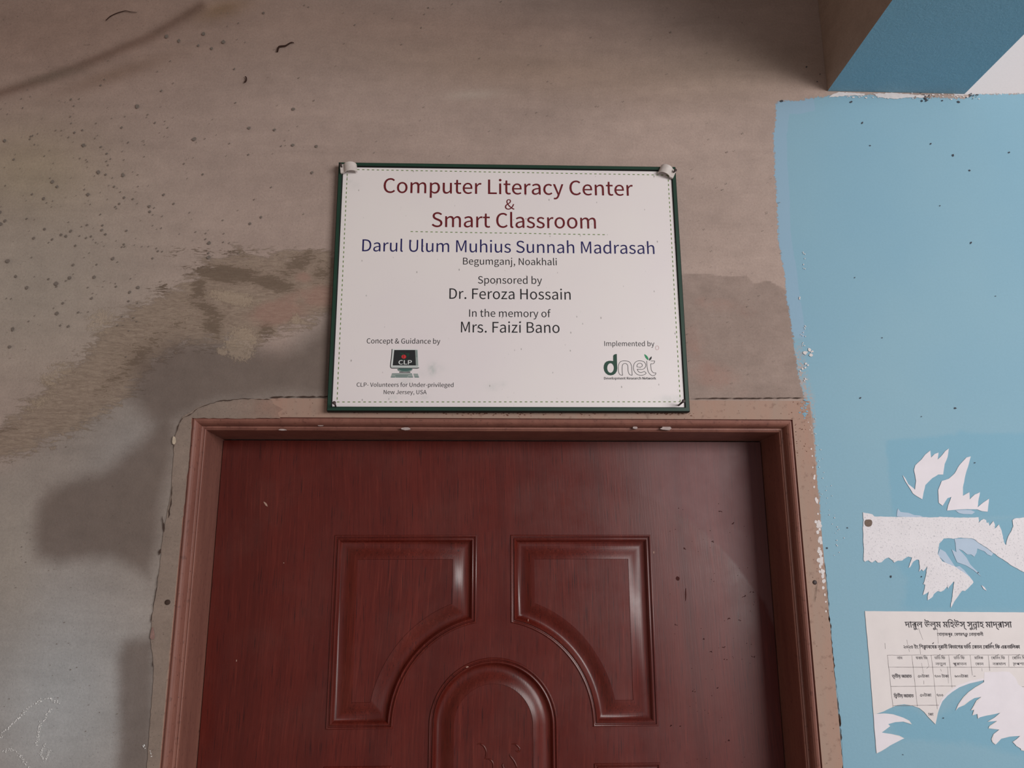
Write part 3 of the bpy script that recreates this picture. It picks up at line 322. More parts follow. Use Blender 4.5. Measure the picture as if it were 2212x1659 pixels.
def parse(d):
    out = {}
    for ch, s in d.items():
        a, _, c = s.partition('|')
        cs = []
        for l in (c.split('/') if c else []):
            v = list(map(int, l.split()))
            cs.append([(v[i] / 1000, v[i + 1] / 1000) for i in range(0, len(v), 2)])
        out[ch] = (int(a) / 1000, cs)
    return out
LATIN, BENGALI = parse(LAT), parse(BEN)
CAPH = max(p[1] for l in LATIN['I'][1] for p in l)
def sarea(l):
    return sum(l[i - 1][0] * l[i][1] - l[i][0] * l[i - 1][1] for i in range(len(l))) / 2
def inside(p, l):
    c = False
    for i in range(len(l)):
        (x0, y0), (x1, y1) = l[i - 1], l[i]
        if (y0 > p[1]) != (y1 > p[1]) and p[0] < (x1 - x0) * (p[1] - y0) / (y1 - y0) + x0: c = not c
    return c
def shapes(cs):
    """Contours of one glyph -> list of [outer, holes...]."""
    if not cs: return []
    sg = sarea(max(cs, key=lambda l: abs(sarea(l)))) > 0
    outs = [[l] for l in cs if (sarea(l) > 0) == sg]
    for h in (l for l in cs if (sarea(l) > 0) != sg):
        c = [o for o in outs if inside(h[0], o[0])]
        if c: min(c, key=lambda o: abs(sarea(o[0]))).append(h)
    return outs
def layout(txt, font):
    """[outer, holes...] shapes of a line, pen at (0, 0). In Bengali lines '^' adds a reph over the last letter, '_' hangs the next letter below the last one."""
    x, res, last = 0.0, [], 0.0
    below = False
    for ch in txt:
        if ch == ' ': x += LATIN[' '][0] if font is LATIN else 0.20; continue
        if ch == '^':
            res.append([[(x - .30, .70), (x - .02, .93), (x + .04, .88), (x - .20, .66)]]); continue
        if ch == '_': below = True; continue
        adv, cs = (font.get(ch) or LATIN.get(ch) or (0.3, []))
        for sh in shapes(cs):
            if below: res.append([[(last + .05 + px_ * .72, py_ * .55 - .20) for px_, py_ in l] for l in sh])
            else: res.append([[(x + px_, py_) for px_, py_ in l] for l in sh])
        if not below:
            if adv > 0: last = x
            x += adv
        below = False
    return res
def letter_line(mb, txt, x0, x1, z0, z1, y, font=LATIN, em=None, bold=0.0, slant=0.0, mi=0):
    """A line of text whose ink runs from x0 to x1 on a baseline z0..z1. em: height of one em in metres (else from the width)."""
    sh = layout(txt, font)
    xs = [p[0] for s in sh for l in s for p in l]
    a, b = min(xs), max(xs)
    k = (x1 - x0) / (b - a)
    e = em or k
    for q, s in enumerate(sh):
        y -= 0.000004
        L = [[(x0 + (p[0] - a) * k, z0 + (z1 - z0) * (p[0] - a) / (b - a) + p[1] * e) for p in l] for l in s]
        mb.plate(L, y, y, mi)
        if bold:
            for e_, (dx, dz) in enumerate(((bold, 0), (-bold, 0), (0, bold * .6), (0, -bold * .6))):
                mb.plate([[(p[0] + dx, p[1] + dz) for p in l] for l in L], y, y - 0.00003 * (e_ + 1), mi)

# ---------------------------------------------------------------- materials
def plain(name, c, rough=0.6, spec=0.3, var=0.10, scale=60, bump=0.0):
    m = NT(name, rough, spec)
    n = m.noise(scale, 4, 0.6)
    col = m.mul(c, m.rng(n, 0.25, 0.75, 1 - var, 1 + var))
    nor = m.bump(n, bump, 0.001) if bump else None
    return m.out(col, None, nor)

INK_MAROON = plain('maroon_ink', rgb(104, 22, 30), 0.45, 0.4, 0.05)
INK_NAVY = plain('navy_ink', rgb(28, 24, 88), 0.45, 0.4, 0.05)
INK_BLACK = plain('black_ink', rgb(26, 24, 28), 0.45, 0.4, 0.05)
INK_GREEN = plain('green_ink', rgb(104, 132, 62), 0.5, 0.3, 0.25, 300)
INK_DARKGREEN = plain('dark_green_ink', rgb(22, 66, 50), 0.45, 0.4, 0.05)
INK_LEAF = plain('leaf_green_ink', rgb(38, 142, 92), 0.45, 0.4, 0.08)
INK_GREY = plain('grey_ink', rgb(150, 160, 156), 0.45, 0.4, 0.05)
INK_PALE = plain('pale_grey_ink', rgb(212, 216, 214), 0.45, 0.4, 0.05)
INK_TEAL = plain('teal_ink', rgb(72, 104, 98), 0.45, 0.4, 0.05)
INK_CHAR = plain('charcoal_ink', rgb(34, 36, 38), 0.45, 0.4, 0.05)
INK_RED = plain('red_ink', rgb(205, 50, 52), 0.45, 0.4, 0.15, 200)
FRAME_GREEN = plain('green_frame_plastic', rgb(25, 58, 44), 0.45, 0.4, 0.12, 40)
GAP_BLACK = plain('black_edge', rgb(14, 18, 16), 0.6, 0.2, 0.1)
RUST = plain('rusty_iron', rgb(62, 48, 46), 0.6, 0.5, 0.3, 400)
PVC = plain('old_white_plastic', rgb(206, 196, 190), 0.45, 0.4, 0.10, 150)
DARK_WOOD = plain('dark_twig', rgb(62, 44, 38), 0.9, 0.1, 0.2, 200)
CRACK = plain('crack_dirt', rgb(74, 60, 54), 1.0, 0.0, 0.2, 200)
SPECK = plain('grey_speck', rgb(124, 114, 106), 0.95, 0.1, 0.15, 100)
FLECK_DARK = plain('dark_fleck', rgb(74, 74, 80), 0.95, 0.1, 0.2, 100)
CHALK = plain('white_chalk', rgb(246, 246, 244), 1.0, 0.0, 0.1, 100)
WHITE_PAINT = plain('white_paint', rgb(216, 208, 206), 0.7, 0.2, 0.08, 120, 0.2)
NOTICE_INK = plain('printer_ink', rgb(66, 62, 66), 0.7, 0.2, 0.25, 500)
NOTICE_LINE = plain('faded_rule_ink', rgb(132, 124, 124), 0.8, 0.2, 0.2, 500)

def sign_face_mat():
    m = NT('sign_sheet', 0.32, 0.5)
    big = m.noise(3.0, 3, 0.5)
    col = m.mix(m.rng(big, 0.35, 0.65, 0, 1), rgb(236, 229, 226), rgb(230, 221, 222))
    # fine dirt specks and scratches
    d, c = m.voro(95, m.coord((1, 1, 0.55)))
    sep = m.n.new('ShaderNodeSeparateColor'); m.t.links.new(c, sep.inputs[0])
    sel = m.math('GREATER_THAN', sep.outputs[0], 0.80)
    dot = m.math('MULTIPLY', m.math('SUBTRACT', 1.0, m.step(d, 0.05, 0.14)), sel)
    col = m.mix(m.math('MULTIPLY', dot, 0.65), col, rgb(120, 112, 108))
    n2 = m.noise(420, 2, 0.6, m.coord((1, 1, 0.25)))
    col = m.mix(m.math('MULTIPLY', m.step(n2, 0.74, 0.80), 0.45), col, rgb(120, 110, 106))
    st = m.attr('stain')
    col = m.mix(m.math('MULTIPLY', st.outputs['Fac'], m.rng(m.noise(120, 4, .7), .3, .7, .2, 1.0)), col, rgb(176, 184, 180))
    return m.out(col, m.rng(big, 0.3, 0.7, 0.26, 0.42))
SIGN_FACE = sign_face_mat()

def paper_mat(name, c, speck):
    m = NT(name, 0.85, 0.2)
    n = m.noise(25, 4, 0.6)
    col = m.mul(c, m.rng(n, 0.3, 0.7, 0.96, 1.03))
    if speck:
        f = m.noise(330, 4, 0.72)
        col = m.mix(m.math('MULTIPLY', m.step(f, 0.57, 0.64), speck), col, rgb(150, 150, 158))
        nor = m.bump(f, 0.5, 0.0012)
    else:
        f = m.noise(260, 3, 0.6); nor = m.bump(f, 0.12, 0.0006)
    return m.out(col, None, nor)
PAPER = paper_mat('notice_paper', rgb(224, 216, 214), 0)
PAPER_TORN = paper_mat('torn_paper_core', rgb(228, 221, 226), 0)
PAPER_PEEL = paper_mat('peeled_paper', rgb(226, 221, 224), 0.6)
PAPER_THIN = paper_mat('thin_paper_film', rgb(180, 196, 214), 0)

def wood_mat(name, dark, base, light, dust, rough):
    m = NT(name, 0.4, 0.34)
    g = m.coord((1, 1, 0.035))
    warp = m.noise(3.5, 2, 0.5, m.coord((1, 1, 0.25)))
    g2 = m.coord((1, 1, 0.02))
    va = m.n.new('ShaderNodeVectorMath'); va.operation = 'ADD'
    cx = m.n.new('ShaderNodeCombineXYZ'); m.link(m.math('MULTIPLY', warp, 0.12), cx.inputs[0])
    m.t.links.new(g, va.inputs[0]); m.t.links.new(cx.outputs[0], va.inputs[1])
    broad = m.noise(22, 4, 0.6, va.outputs[0])
    fine = m.noise(300, 3, 0.65, va.outputs[0])
    pore = m.noise(620, 2, 0.5, m.coord((1, 1, 0.03)))
    col = m.mix(m.rng(broad, 0.3, 0.7, 0, 1), dark, base)
    col = m.mix(m.math('MULTIPLY', m.step(fine, 0.54, 0.74), 0.40), col, light)
    col = m.mix(m.math('MULTIPLY', m.step(fine, 0.50, 0.36), 0.6), col, dark)
    col = m.mix(m.math('MULTIPLY', m.step(pore, 0.60, 0.70), 0.75), col, rgb(40, 12, 12))
    dn = m.noise(9, 5, 0.6)
    col = m.mix(m.math('MULTIPLY', m.step(dn, 0.40, 0.75), dust), col, rgb(150, 118, 108))
    # dull film of dust on the handled side, wiped away along a curved edge
    sp_ = m.n.new('ShaderNodeSeparateXYZ'); m.t.links.new(m.coord(), sp_.inputs[0])
    vd = m.n.new('ShaderNodeVectorMath'); vd.operation = 'DISTANCE'
    cb = m.n.new('ShaderNodeCombineXYZ'); m.t.links.new(sp_.outputs[0], cb.inputs[0]); m.t.links.new(sp_.outputs[2], cb.inputs[2])
    m.t.links.new(cb.outputs[0], vd.inputs[0]); vd.inputs[1].default_value = (0.60, 0.0, 1.585)
    sm = m.noise(12, 4, 0.6)
    wiped = m.step(m.math('ADD', vd.outputs['Value'], m.math('MULTIPLY_ADD', sm, 0.03, -0.015)), 0.383, 0.391)
    side = m.step(m.math('ADD', sp_.outputs[0], m.math('MULTIPLY_ADD', sm, 0.3, -0.15)), 0.55, 0.90)
    film = m.math('MULTIPLY', side, m.math('ADD', 0.42, m.math('MULTIPLY', wiped, m.step(sp_.outputs[0], 0.70, 0.82))))
    col = m.mix(m.math('MULTIPLY', film, 0.26), col, rgb(142, 112, 114))
    r = m.math('ADD', m.rng(m.noise(14, 4, 0.6), 0.3, 0.7, rough - .05, rough + .08), m.math('MULTIPLY', film, 0.16))
    return m.out(col, r, m.bump(m.math('ADD', fine, m.math('MULTIPLY', pore, -1.0)), 0.10, 0.0006))
DOOR_WOOD = wood_mat('red_brown_door_skin', rgb(80, 24, 17), rgb(100, 33, 24), rgb(126, 52, 40), 0.05, 0.28)

def trim_mat(name, base, light, dark, rough, dirt):
    m = NT(name, rough, 0.35)
    a = m.noise(26, 5, 0.65, m.coord((1, 1, 0.15)))
    b = m.noise(180, 4, 0.6, m.coord((0.6, 1, 0.6)))
    col = m.mix(m.rng(a, 0.3, 0.7, 0, 1), base, light)
    col = m.mix(m.math('MULTIPLY', m.step(b, 0.56, 0.70), dirt), col, dark)
    d, c = m.voro(130)
    sep = m.n.new('ShaderNodeSeparateColor'); m.t.links.new(c, sep.inputs[0])
    dot = m.math('MULTIPLY', m.math('SUBTRACT', 1.0, m.step(d, 0.06, 0.17)), m.math('GREATER_THAN', sep.outputs[1], 0.86))
    col = m.mix(m.math('MULTIPLY', dot, 0.85), col, dark)
    return m.out(col, None, m.bump(m.math('ADD', a, b), 0.25, 0.001))
TRIM_WOOD = trim_mat('old_varnished_wood', rgb(122, 78, 68), rgb(146, 98, 84), rgb(86, 52, 46), 0.5, 0.5)
TRIM_FACE = trim_mat('cement_dusted_wood', rgb(168, 134, 118), rgb(160, 138, 124), rgb(112, 82, 70), 0.8, 0.4)

def cement_tex(m, tint):
    fine = m.noise(260, 5, 0.7)
    mid = m.noise(34, 5, 0.62)
    low = m.noise(5.5, 4, 0.55)
    swipe = m.noise(9, 5, 0.65, m.coord((0.5, 1, 2.6), (0, radians(7), 0)), 0.6)
    col = m.mul(tint, m.rng(low, 0.3, 0.7, 0.93, 1.07))
    col = m.mul(col, m.rng(swipe, 0.3, 0.7, 0.93, 1.07))
    col = m.mul(col, m.rng(mid, 0.3, 0.7, 0.94, 1.06))
    col = m.mul(col, m.rng(fine, 0.25, 0.75, 0.90, 1.10))
    pit = m.noise(420, 3, 0.65)
    col = m.mul(col, m.math('SUBTRACT', 1.0, m.math('MULTIPLY', m.step(pit, 0.61, 0.72), 0.42)))
    return col, fine, mid
def mortar_mat():
    m = NT('smooth_mortar', 0.95, 0.1)
    sep = m.n.new('ShaderNodeSeparateXYZ'); m.t.links.new(m.coord(), sep.inputs[0])
    warm = m.step(m.math('ADD', sep.outputs[0], m.math('MULTIPLY', m.noise(20, 3), 0.16)), -0.36, -0.22)
    t = m.mix(warm, rgb(144, 128, 117), rgb(158, 124, 110))
    col, fine, mid = cement_tex(m, t)
    return m.out(col, None, m.bump(fine, 0.35, 0.001))
MORTAR = mortar_mat()

def wall_mat():
    m = NT('cement_plaster_and_blue_paint', 0.92, 0.12)
    tint = m.attr('tint').outputs['Color']
    col, fine, mid = cement_tex(m, tint)
    # brushed-on cement slurry
    br = m.attr('brush').outputs['Fac']
    bn = m.noise(17, 6, 0.75, m.coord((1, 1, 2.4), (0, radians(30), 0)), 1.2)
    bf = m.noise(95, 5, 0.75, m.coord((0.55, 1, 2.6), (0, radians(38), 0)), 0.8)
    bs = m.math('ADD', br, m.math('ADD', m.math('MULTIPLY_ADD', bn, 1.7, -0.85), m.math('MULTIPLY_ADD', bf, 1.3, -0.65)))
    bm = m.step(bs, 0.36, 0.62)
    bcol = m.mix(m.rng(bf, 0.38, 0.62, 0, 1), rgb(126, 108, 92), rgb(162, 144, 126))
    col = m.mix(m.math('MULTIPLY', bm, 0.72), col, bcol)
    bk = m.attr('stroke').outputs['Fac']
    ks = m.step(m.math('ADD', bk, m.math('ADD', m.math('MULTIPLY_ADD', bn, 0.9, -0.45), m.math('MULTIPLY_ADD', bf, 2.6, -1.3))), 0.34, 0.52)
    col = m.mix(m.math('MULTIPLY', ks, 0.72), col, rgb(106, 90, 76))
    # darker patches of later plaster
    dm = m.attr('damp').outputs['Fac']
    ds = m.step(m.math('ADD', dm, m.math('ADD', m.math('MULTIPLY_ADD', m.noise(22, 5, 0.65), 0.30, -0.15), m.math('MULTIPLY_ADD', bf, 0.12, -0.06))), 0.22, 0.78)
    col = m.mix(m.math('MULTIPLY', ds, 0.72), col, m.mul(rgb(106, 91, 83), m.rng(mid, .3, .7, .92, 1.08)))
    pk = m.attr('pink').outputs['Fac']
    ps = m.step(m.math('ADD', pk, m.math('MULTIPLY_ADD', m.noise(30, 5, 0.7), 0.9, -0.45)), 0.25, 0.85)
    col = m.mix(m.math('MULTIPLY', ps, 0.5), col, rgb(164, 126, 114))
    lt = m.attr('light').outputs['Fac']
    ls = m.step(m.math('ADD', lt, m.math('ADD', m.math('MULTIPLY_ADD', m.noise(190, 4, 0.8), 1.6, -0.8), m.math('MULTIPLY_ADD', bn, 0.8, -0.4))), 0.42, 0.62)
    col = m.mix(m.math('MULTIPLY', ls, 0.48), col, rgb(182, 163, 142))
    # blue paint, ragged at its edge
    ed = m.math('MULTIPLY_ADD', m.noise(210, 4, 0.75), 0.016, -0.008)
    ed = m.math('ADD', ed, m.math('MULTIPLY_ADD', m.noise(40, 3, 0.6), 0.008, -0.004))
    sd = m.math('ADD', m.attr('paint').outputs['Fac'], ed)
    pm = m.step(sd, -0.0006, 0.0006)
    blue = m.mix(m.rng(m.noise(3.2, 3, 0.5), 0.3, 0.7, 0, 1), rgb(130, 169, 188), rgb(137, 173, 189))
    fd = m.attr('faded').outputs['Fac']
    blue = m.mix(m.math('MULTIPLY', m.step(m.math('ADD', fd, m.math('MULTIPLY_ADD', m.noise(60, 4, 0.7), 0.5, -0.25)), 0.3, 0.7), 0.6), blue, rgb(118, 166, 188))
    blue = m.mul(blue, m.rng(fine, 0.25, 0.75, 0.97, 1.03))
    thin = m.step(m.math('ADD', m.attr('thin').outputs['Fac'], m.math('MULTIPLY_ADD', m.noise(70, 4, .7), .5, -.25)), 0.35, 0.65)
    blue = m.mix(m.math('MULTIPLY', thin, 0.45), blue, rgb(150, 172, 196))
    worn = m.math('MULTIPLY', m.attr('worn').outputs['Fac'], m.step(m.noise(190, 4, 0.75), 0.46, 0.54))
    blue = m.mix(worn, blue, rgb(172, 160, 156))
    col = m.mix(pm, col, blue)
    wd = m.step(m.math('ADD', m.attr('white').outputs['Fac'], m.math('MULTIPLY_ADD', m.noise(240, 4, 0.7), 0.012, -0.006)), -0.0006, 0.0006)
    col = m.mix(wd, col, m.mul(rgb(206, 199, 199), m.rng(fine, .25, .75, .97, 1.03)))
    # surface relief
    h = m.math('ADD', m.math('MULTIPLY', fine, 0.5), m.math('MULTIPLY', mid, 0.5))
    painted = m.math('MAXIMUM', pm, wd)
    h = m.math('MULTIPLY', h, m.rng(painted, 0, 1, 1.0, 0.35))
    h = m.math('ADD', h, m.math('MULTIPLY', bm, m.math('MULTIPLY', bf, 0.9)))
    h = m.math('ADD', h, m.math('MULTIPLY', ls, m.math('MULTIPLY', fine, 0.8)))
    return m.out(col, m.rng(painted, 0, 1, 0.95, 0.55), m.bump(h, 0.6, 0.0018))
WALL_MAT = wall_mat()

def blue_beam_mat():
    m = NT('blue_painted_concrete', 0.6, 0.2)
    fine = m.noise(260, 5, 0.7); mid = m.noise(34, 5, .62)
    col = m.mul(m.mix(m.rng(m.noise(4, 3), .3, .7, 0, 1), rgb(132, 176, 198), rgb(126, 172, 194)), m.rng(fine, .25, .75, .95, 1.05))
    return m.out(col, None, m.bump(m.math('ADD', fine, mid), 0.6, 0.003))
BEAM_BLUE = blue_beam_mat()
def grey_beam_mat():
    m = NT('bare_concrete', 0.95, 0.1)
    col, fine, mid = cement_tex(m, rgb(170, 150, 136))
    return m.out(col, None, m.bump(fine, .4, .002))
CONCRETE = grey_beam_mat()
FLOOR_MAT = plain('grey_cement_floor', rgb(150, 144, 138), 0.8, 0.2, 0.12, 8)
CEIL_MAT = plain('white_ceiling_paint', rgb(214, 208, 204), 0.9, 0.1, 0.05, 8)

# ---------------------------------------------------------------- frame geometry of the doorway (metres)
XL, XR, ZT = at(416, 903)[0], at(1710.5, 905)[0], at(1060, 904.5)[1]      # outer edge of the moulding
FACE = 0.033
DOOR_Y = 0.108
BEAM_L, BEAM_R, BEAM_Z = at(1787, 193)[0], at(2084, 207)[0], at(1930, 200)[1]

# ---------------------------------------------------------------- wall
def dist_line(px, py, pts, closed=True):
    d = np.full(px.shape, 1e9)
    n = len(pts)
    for i in range(n if closed else n - 1):
        (ax, ay), (bx, by) = pts[i], pts[(i + 1) % n]
        vx, vy = bx - ax, by - ay
        t = np.clip(((px - ax) * vx + (py - ay) * vy) / (vx * vx + vy * vy + 1e-12), 0, 1)
        d = np.minimum(d, np.hypot(px - ax - t * vx, py - ay - t * vy))
    return d
def sd_poly(px, py, pts):
    """Signed distance, positive inside."""
    d = dist_line(px, py, pts)
    c = np.zeros(px.shape, bool)
    n = len(pts)
    for i in range(n):
        (x0, y0), (x1, y1) = pts[i - 1], pts[i]
        if y0 == y1: continue
        k = (y0 > py) != (y1 > py)
        c ^= k & (px < (x1 - x0) * (py - y0) / (y1 - y0) + x0)
    return np.where(c, d, -d)
def sst(v, a, b):
    t = np.clip((v - a) / (b - a), 0, 1); return t * t * (3 - 2 * t)
def blob(px, py, cx, cy, rx, ry, ang=0):
    a = radians(ang); u = (px - cx) * cos(a) + (py - cy) * sin(a); v = -(px - cx) * sin(a) + (py - cy) * cos(a)
    return np.exp(-((u / rx) ** 2 + (v / ry) ** 2))

PAINT_POLY = [(1676,222),(1690,216),(1722,219),(1745,213),(1790,207),(1803,204),(1900,207),(2000,211),(2082,213),(2100,204),(2212,202),(2900,196),
              (2900,2400),(1850,2400),(1803,1659),(1770,1100),(1755,900),(1735,854),(1727,826),(1719,778),(1713,728),(1708,692),(1702,657),(1697,621),(1694,591),(1690,571),
              (1684,533),(1680,500),(1677,420),(1673,350),(1672,310),(1670,292),(1674,276),(1676,250)]

def build_wall():
    x0, x1, z0, z1, T = -2.3, 2.1, 0.0, 3.15, 0.16
    S = 0.0042
    ox0, ox1, oz = XL - 0.003, XR + 0.012, ZT + 0.004      # opening behind the frame faces
    def axis(a, b, fine_a, fine_b, marks):
        v = list(np.arange(a, fine_a, 0.05)) + list(np.arange(fine_a, fine_b, S)) + list(np.arange(fine_b, b, 0.05)) + [b]
        v = np.array(sorted(v))
        for k in marks:
            i = int(np.argmin(abs(v - k))); v[i] = k
        return v
    xs = axis(x0, x1, -0.95, 1.12, (ox0, ox1))
    zs = axis(z0, z1, 1.06, 2.95, (oz,))
    nx, nz = len(xs), len(zs)
    X, Z = np.meshgrid(xs, zs)
    px, py = pix(X, Z)
    ppm = 1316.0
    far = (px < -900) | (px > 3200) | (py < -900) | (py > 3000)
    # gentle unevenness of the hand-trowelled plaster
    Y = np.zeros_like(X)
    for k in range(14):
        kx, kz = RNG.normal(0, 7, 2); Y += RNG.uniform(-1, 1) * np.sin(kx * X + kz * Z + RNG.uniform(0, 6.28)) * 0.00012
    Y *= sst(-X, -0.35, 0.1)
    ridge = [(-400, 330), (0, 214), (80, 190), (150, 163), (250, 122), (340, 82), (400, 45), (440, 22), (700, -60)]
    rx = np.interp(px, [p[0] for p in ridge], [p[1] for p in ridge])
    over = rx - py
    Y -= 0.004 * sst(over, -6, 10) * (1 - sst(over, 60, 260)) * (1 - sst(px, 380, 560))
    Y = np.where(far, 0, Y)
    Y[(X > ox0 - .05) & (X < ox1 + .05) & (Z < oz + .06)] *= 0.0
    # ---- stains, and shading painted below the trowel ridge
    base = np.array(rgb(172, 152, 142)[:3])
    tint = np.ones(X.shape + (3,)) * base
    def stain(mask, c, k=1.0):
        t = np.array(rgb(*c)[:3]); f = np.clip(mask * k, 0, 1)[..., None]
        tint[:] = tint * (1 - f) + t * f
    # upper left: browner, upper middle: warm, lower left: cooler smooth cement
    stain(blob(px, py, 150, 60, 520, 160, -8), (156, 130, 116), .7)
    stain(blob(px, py, 60, 380, 160, 110), (162, 146, 112), .55)
    stain(blob(px, py, 480, 20, 60, 20, -15), (140, 112, 78), .6)
    stain(blob(px, py, 1150, 150, 420, 60, 5), (160, 136, 118), .5)
    stain(blob(px, py, 980, 60, 420, 50, 3), (166, 140, 126), .5)
    stain(blob(px, py, 1600, 140, 220, 60, 0), (168, 148, 132), .5)
    stain(blob(px, py, 1020, 205, 60, 10, -3), (186, 172, 160), .5)
    low = sd_poly(px, py, [(-500,1010),(0,990),(140,900),(250,830),(330,740),(480,700),(600,760),(720,640),(760,900),(400,2400),(-900,2400)])
    stain(blob(px, py, 60, 620, 330, 260), (166, 156, 144), .8)
    stain(sst(low, -25, 60), (152, 142, 134), .9)
    stain(blob(px, py, 270, 960, 120, 60, -45), (158, 152, 148), .6)
    stain(blob(px, py, 120, 1520, 190, 260), (178, 180, 181), .9)
    stain(blob(px, py, 20, 1220, 70, 180), (168, 158, 147), .6)
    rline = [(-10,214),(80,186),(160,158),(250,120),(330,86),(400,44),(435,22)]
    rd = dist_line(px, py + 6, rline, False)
    stain(np.exp(-(rd / 11) ** 2), (112, 88, 76), .75)  # brown line below the ridge, its shading painted into the tint
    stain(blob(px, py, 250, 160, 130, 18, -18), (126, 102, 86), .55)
    stain(blob(px, py, 120, 165, 70, 10, -14), (122, 110, 98), .5)
    bsd = sd_poly(px, py, [(-300,1020),(0,930),(90,850),(170,780),(250,690),(340,640),(420,600),(440,570),(520,545),(620,550),(700,545),(735,570),(735,650),(660,700),(560,740),(470,740),(400,740),(330,790),(260,870),(150,940),(40,970),(-300,1120)])
    brush = np.clip(0.5 + bsd / 75, -1.4, 1.0)
    stroke = np.maximum.reduce([1.15 * blob(px, py, 490, 592, 80, 20, 6), 1.0 * blob(px, py, 590, 612, 60, 18, 12), .8 * blob(px, py, 430, 625, 20, 34, -10), .75 * blob(px, py, 640, 575, 60, 26, -30),
        .7 * blob(px, py, 690, 590, 30, 26, -40), .75 * blob(px, py, 450, 670, 60, 22, 35), .8 * blob(px, py, 460, 705, 34, 26, 30), .55 * blob(px, py, 375, 545, 30, 14, -20), .5 * blob(px, py, 350, 625, 34, 26, -10),
        .6 * blob(px, py, 280, 790, 120, 26, -42), .5 * blob(px, py, 480, 545, 120, 14, 4), .75 * blob(px, py, 575, 715, 22, 26, 0), .6 * blob(px, py, 20, 925, 40, 10, -10), .55 * blob(px, py, 330, 735, 120, 22, -28)]) - .12
    damp = np.maximum.reduce([
        0.5 + sd_poly(px, py, [(300,780),(380,735),(440,738),(520,745),(600,760),(650,745),(700,700),(730,660),(735,862),(600,858),(470,868),(390,905),(340,930),(280,860)]) / 110,
        0.5 + sd_poly(px, py, [(345,900),(375,880),(380,960),(355,1060),(340,1190),(320,1245),(240,1200),(130,1215),(82,1205),(70,1160),(82,1090),(105,1060),(150,1040),(220,1020),(300,960)]) / 90,
        0.5 + sd_poly(px, py, [(255,1420),(270,1385),(335,1380),(325,1900),(240,1900),(258,1600)]) / 75,
        np.where(px > 1300, 0.5 + 2.2 * sd_poly(px, py, [(1400,595),(1490,592),(1530,592),(1580,598),(1612,594),(1630,612),(1660,606),(1700,626),(1745,862),(1400,866)]) / 14, -1)])
    damp = np.where(px > 1300, np.clip(damp, -1, .50), np.clip(damp, -1, .9))
    pink = np.maximum.reduce([1.1 * blob(px, py, 600, 675, 70, 32, -8) , 1.1 * blob(px, py, 700, 640, 55, 26, -10), .9 * blob(px, py, 655, 600, 22, 14),
        .7 * blob(px, py, 1540, 810, 90, 40, 20), .6 * blob(px, py, 1500, 740, 40, 60), .75 * blob(px, py, 640, 640, 60, 20, -20), 0.5 * blob(px, py, 1560, 660, 110, 26, 10)])
    light = np.maximum.reduce([1.0 * blob(px, py, 520, 740, 40, 46, 20), .8 * blob(px, py, 505, 645, 80, 22, 10), .75 * blob(px, py, 640, 690, 18, 22), .8 * blob(px, py, 480, 760, 18, 12, 30),
        .6 * blob(px, py, 220, 690, 60, 40, -40), .6 * blob(px, py, 120, 810, 80, 30, -30), .6 * blob(px, py, 80, 870, 60, 20, -30)])
    paint = sd_poly(px, py, PAINT_POLY) / ppm
    white = np.minimum(sd_poly(px, py, [(2062,208),(2095,204),(2212,202),(2900,196),(2900,-900),(2062,-900)]) / ppm, 1)
    faded = np.maximum.reduce([0.5 + sd_poly(px, py, [(1913,950),(1990,946),(2060,938),(2075,930),(2100,936),(2420,936),(2420,1115),(2000,1118),(1928,1112)]) / 30,
        0.5 + sd_poly(px, py, [(1890,1150),(1960,1250),(1950,1310),(1970,1320),(2420,1320),(2420,1120),(1900,1120)]) / 60,
        0.45 + sd_poly(px, py, [(1900,1540),(1960,1520),(2020,1555),(2100,1480),(2230,1470),(2230,1640),(2100,1610),(1940,1600)]) / 60])
    faded = np.clip(faded, 0, 1)
    thin = sst(32 / ppm - paint, 0, 8 / ppm) * sst(-py, -760, -700) * sst(py, 190, 230)
    thin = np.where(px < 1760, thin, 0)
    worn = np.where((px < 1760) & (py > 700), sst(26 / ppm - paint, 0, 18 / ppm) * sst(py, 715, 790), 0)
    # ---- mesh
    N = nx * nz
    V = np.stack([X, Y, Z], -1).reshape(-1, 3)
    idx = np.arange(N).reshape(nz, nx)
    a, b, c, d = idx[:-1, :-1], idx[:-1, 1:], idx[1:, 1:], idx[1:, :-1]
    xm, zm = (xs[1:] + xs[:-1]) / 2, (zs[1:] + zs[:-1]) / 2
    keep = ~((xm[None, :] > ox0) & (xm[None, :] < ox1) & (zm[:, None] < oz))
    F = np.stack([a[keep], b[keep], c[keep], d[keep]], -1)
    # back and edges, coarse
    ex = [(x0,T,z0),(x1,T,z0),(x1,T,z1),(x0,T,z1),(ox0,T,z0),(ox1,T,z0),(ox1,T,oz),(ox0,T,oz),
          (x0,0,z0),(x1,0,z0),(x1,0,z1),(x0,0,z1),(ox0,0,z0),(ox1,0,z0),(ox1,0,oz),(ox0,0,oz)]
    ef = np.array([(0,3,7,4),(3,2,6,7),(2,1,5,6),(0,3,11,8),(1,2,10,9),(2,3,11,10),(4,7,15,12),(7,6,14,15),(6,5,13,14)])
    V = np.vstack([V, np.array(ex, float)])
    F = np.vstack([F, ef + N])
    me = bpy.data.meshes.new('wall_back')
    me.vertices.add(len(V)); me.vertices.foreach_set('co', V.ravel())
    me.loops.add(F.size); me.loops.foreach_set('vertex_index', F.ravel().astype(np.int32))
    me.polygons.add(len(F)); me.polygons.foreach_set('loop_start', np.arange(0, F.size, 4, dtype=np.int32))
    me.update(calc_edges=True); me.validate()
    def fa(name, arr):
        at_ = me.attributes.new(name, 'FLOAT', 'POINT')
        at_.data.foreach_set('value', np.concatenate([arr.ravel(), np.full(16, -1.0)]).astype(np.float32))
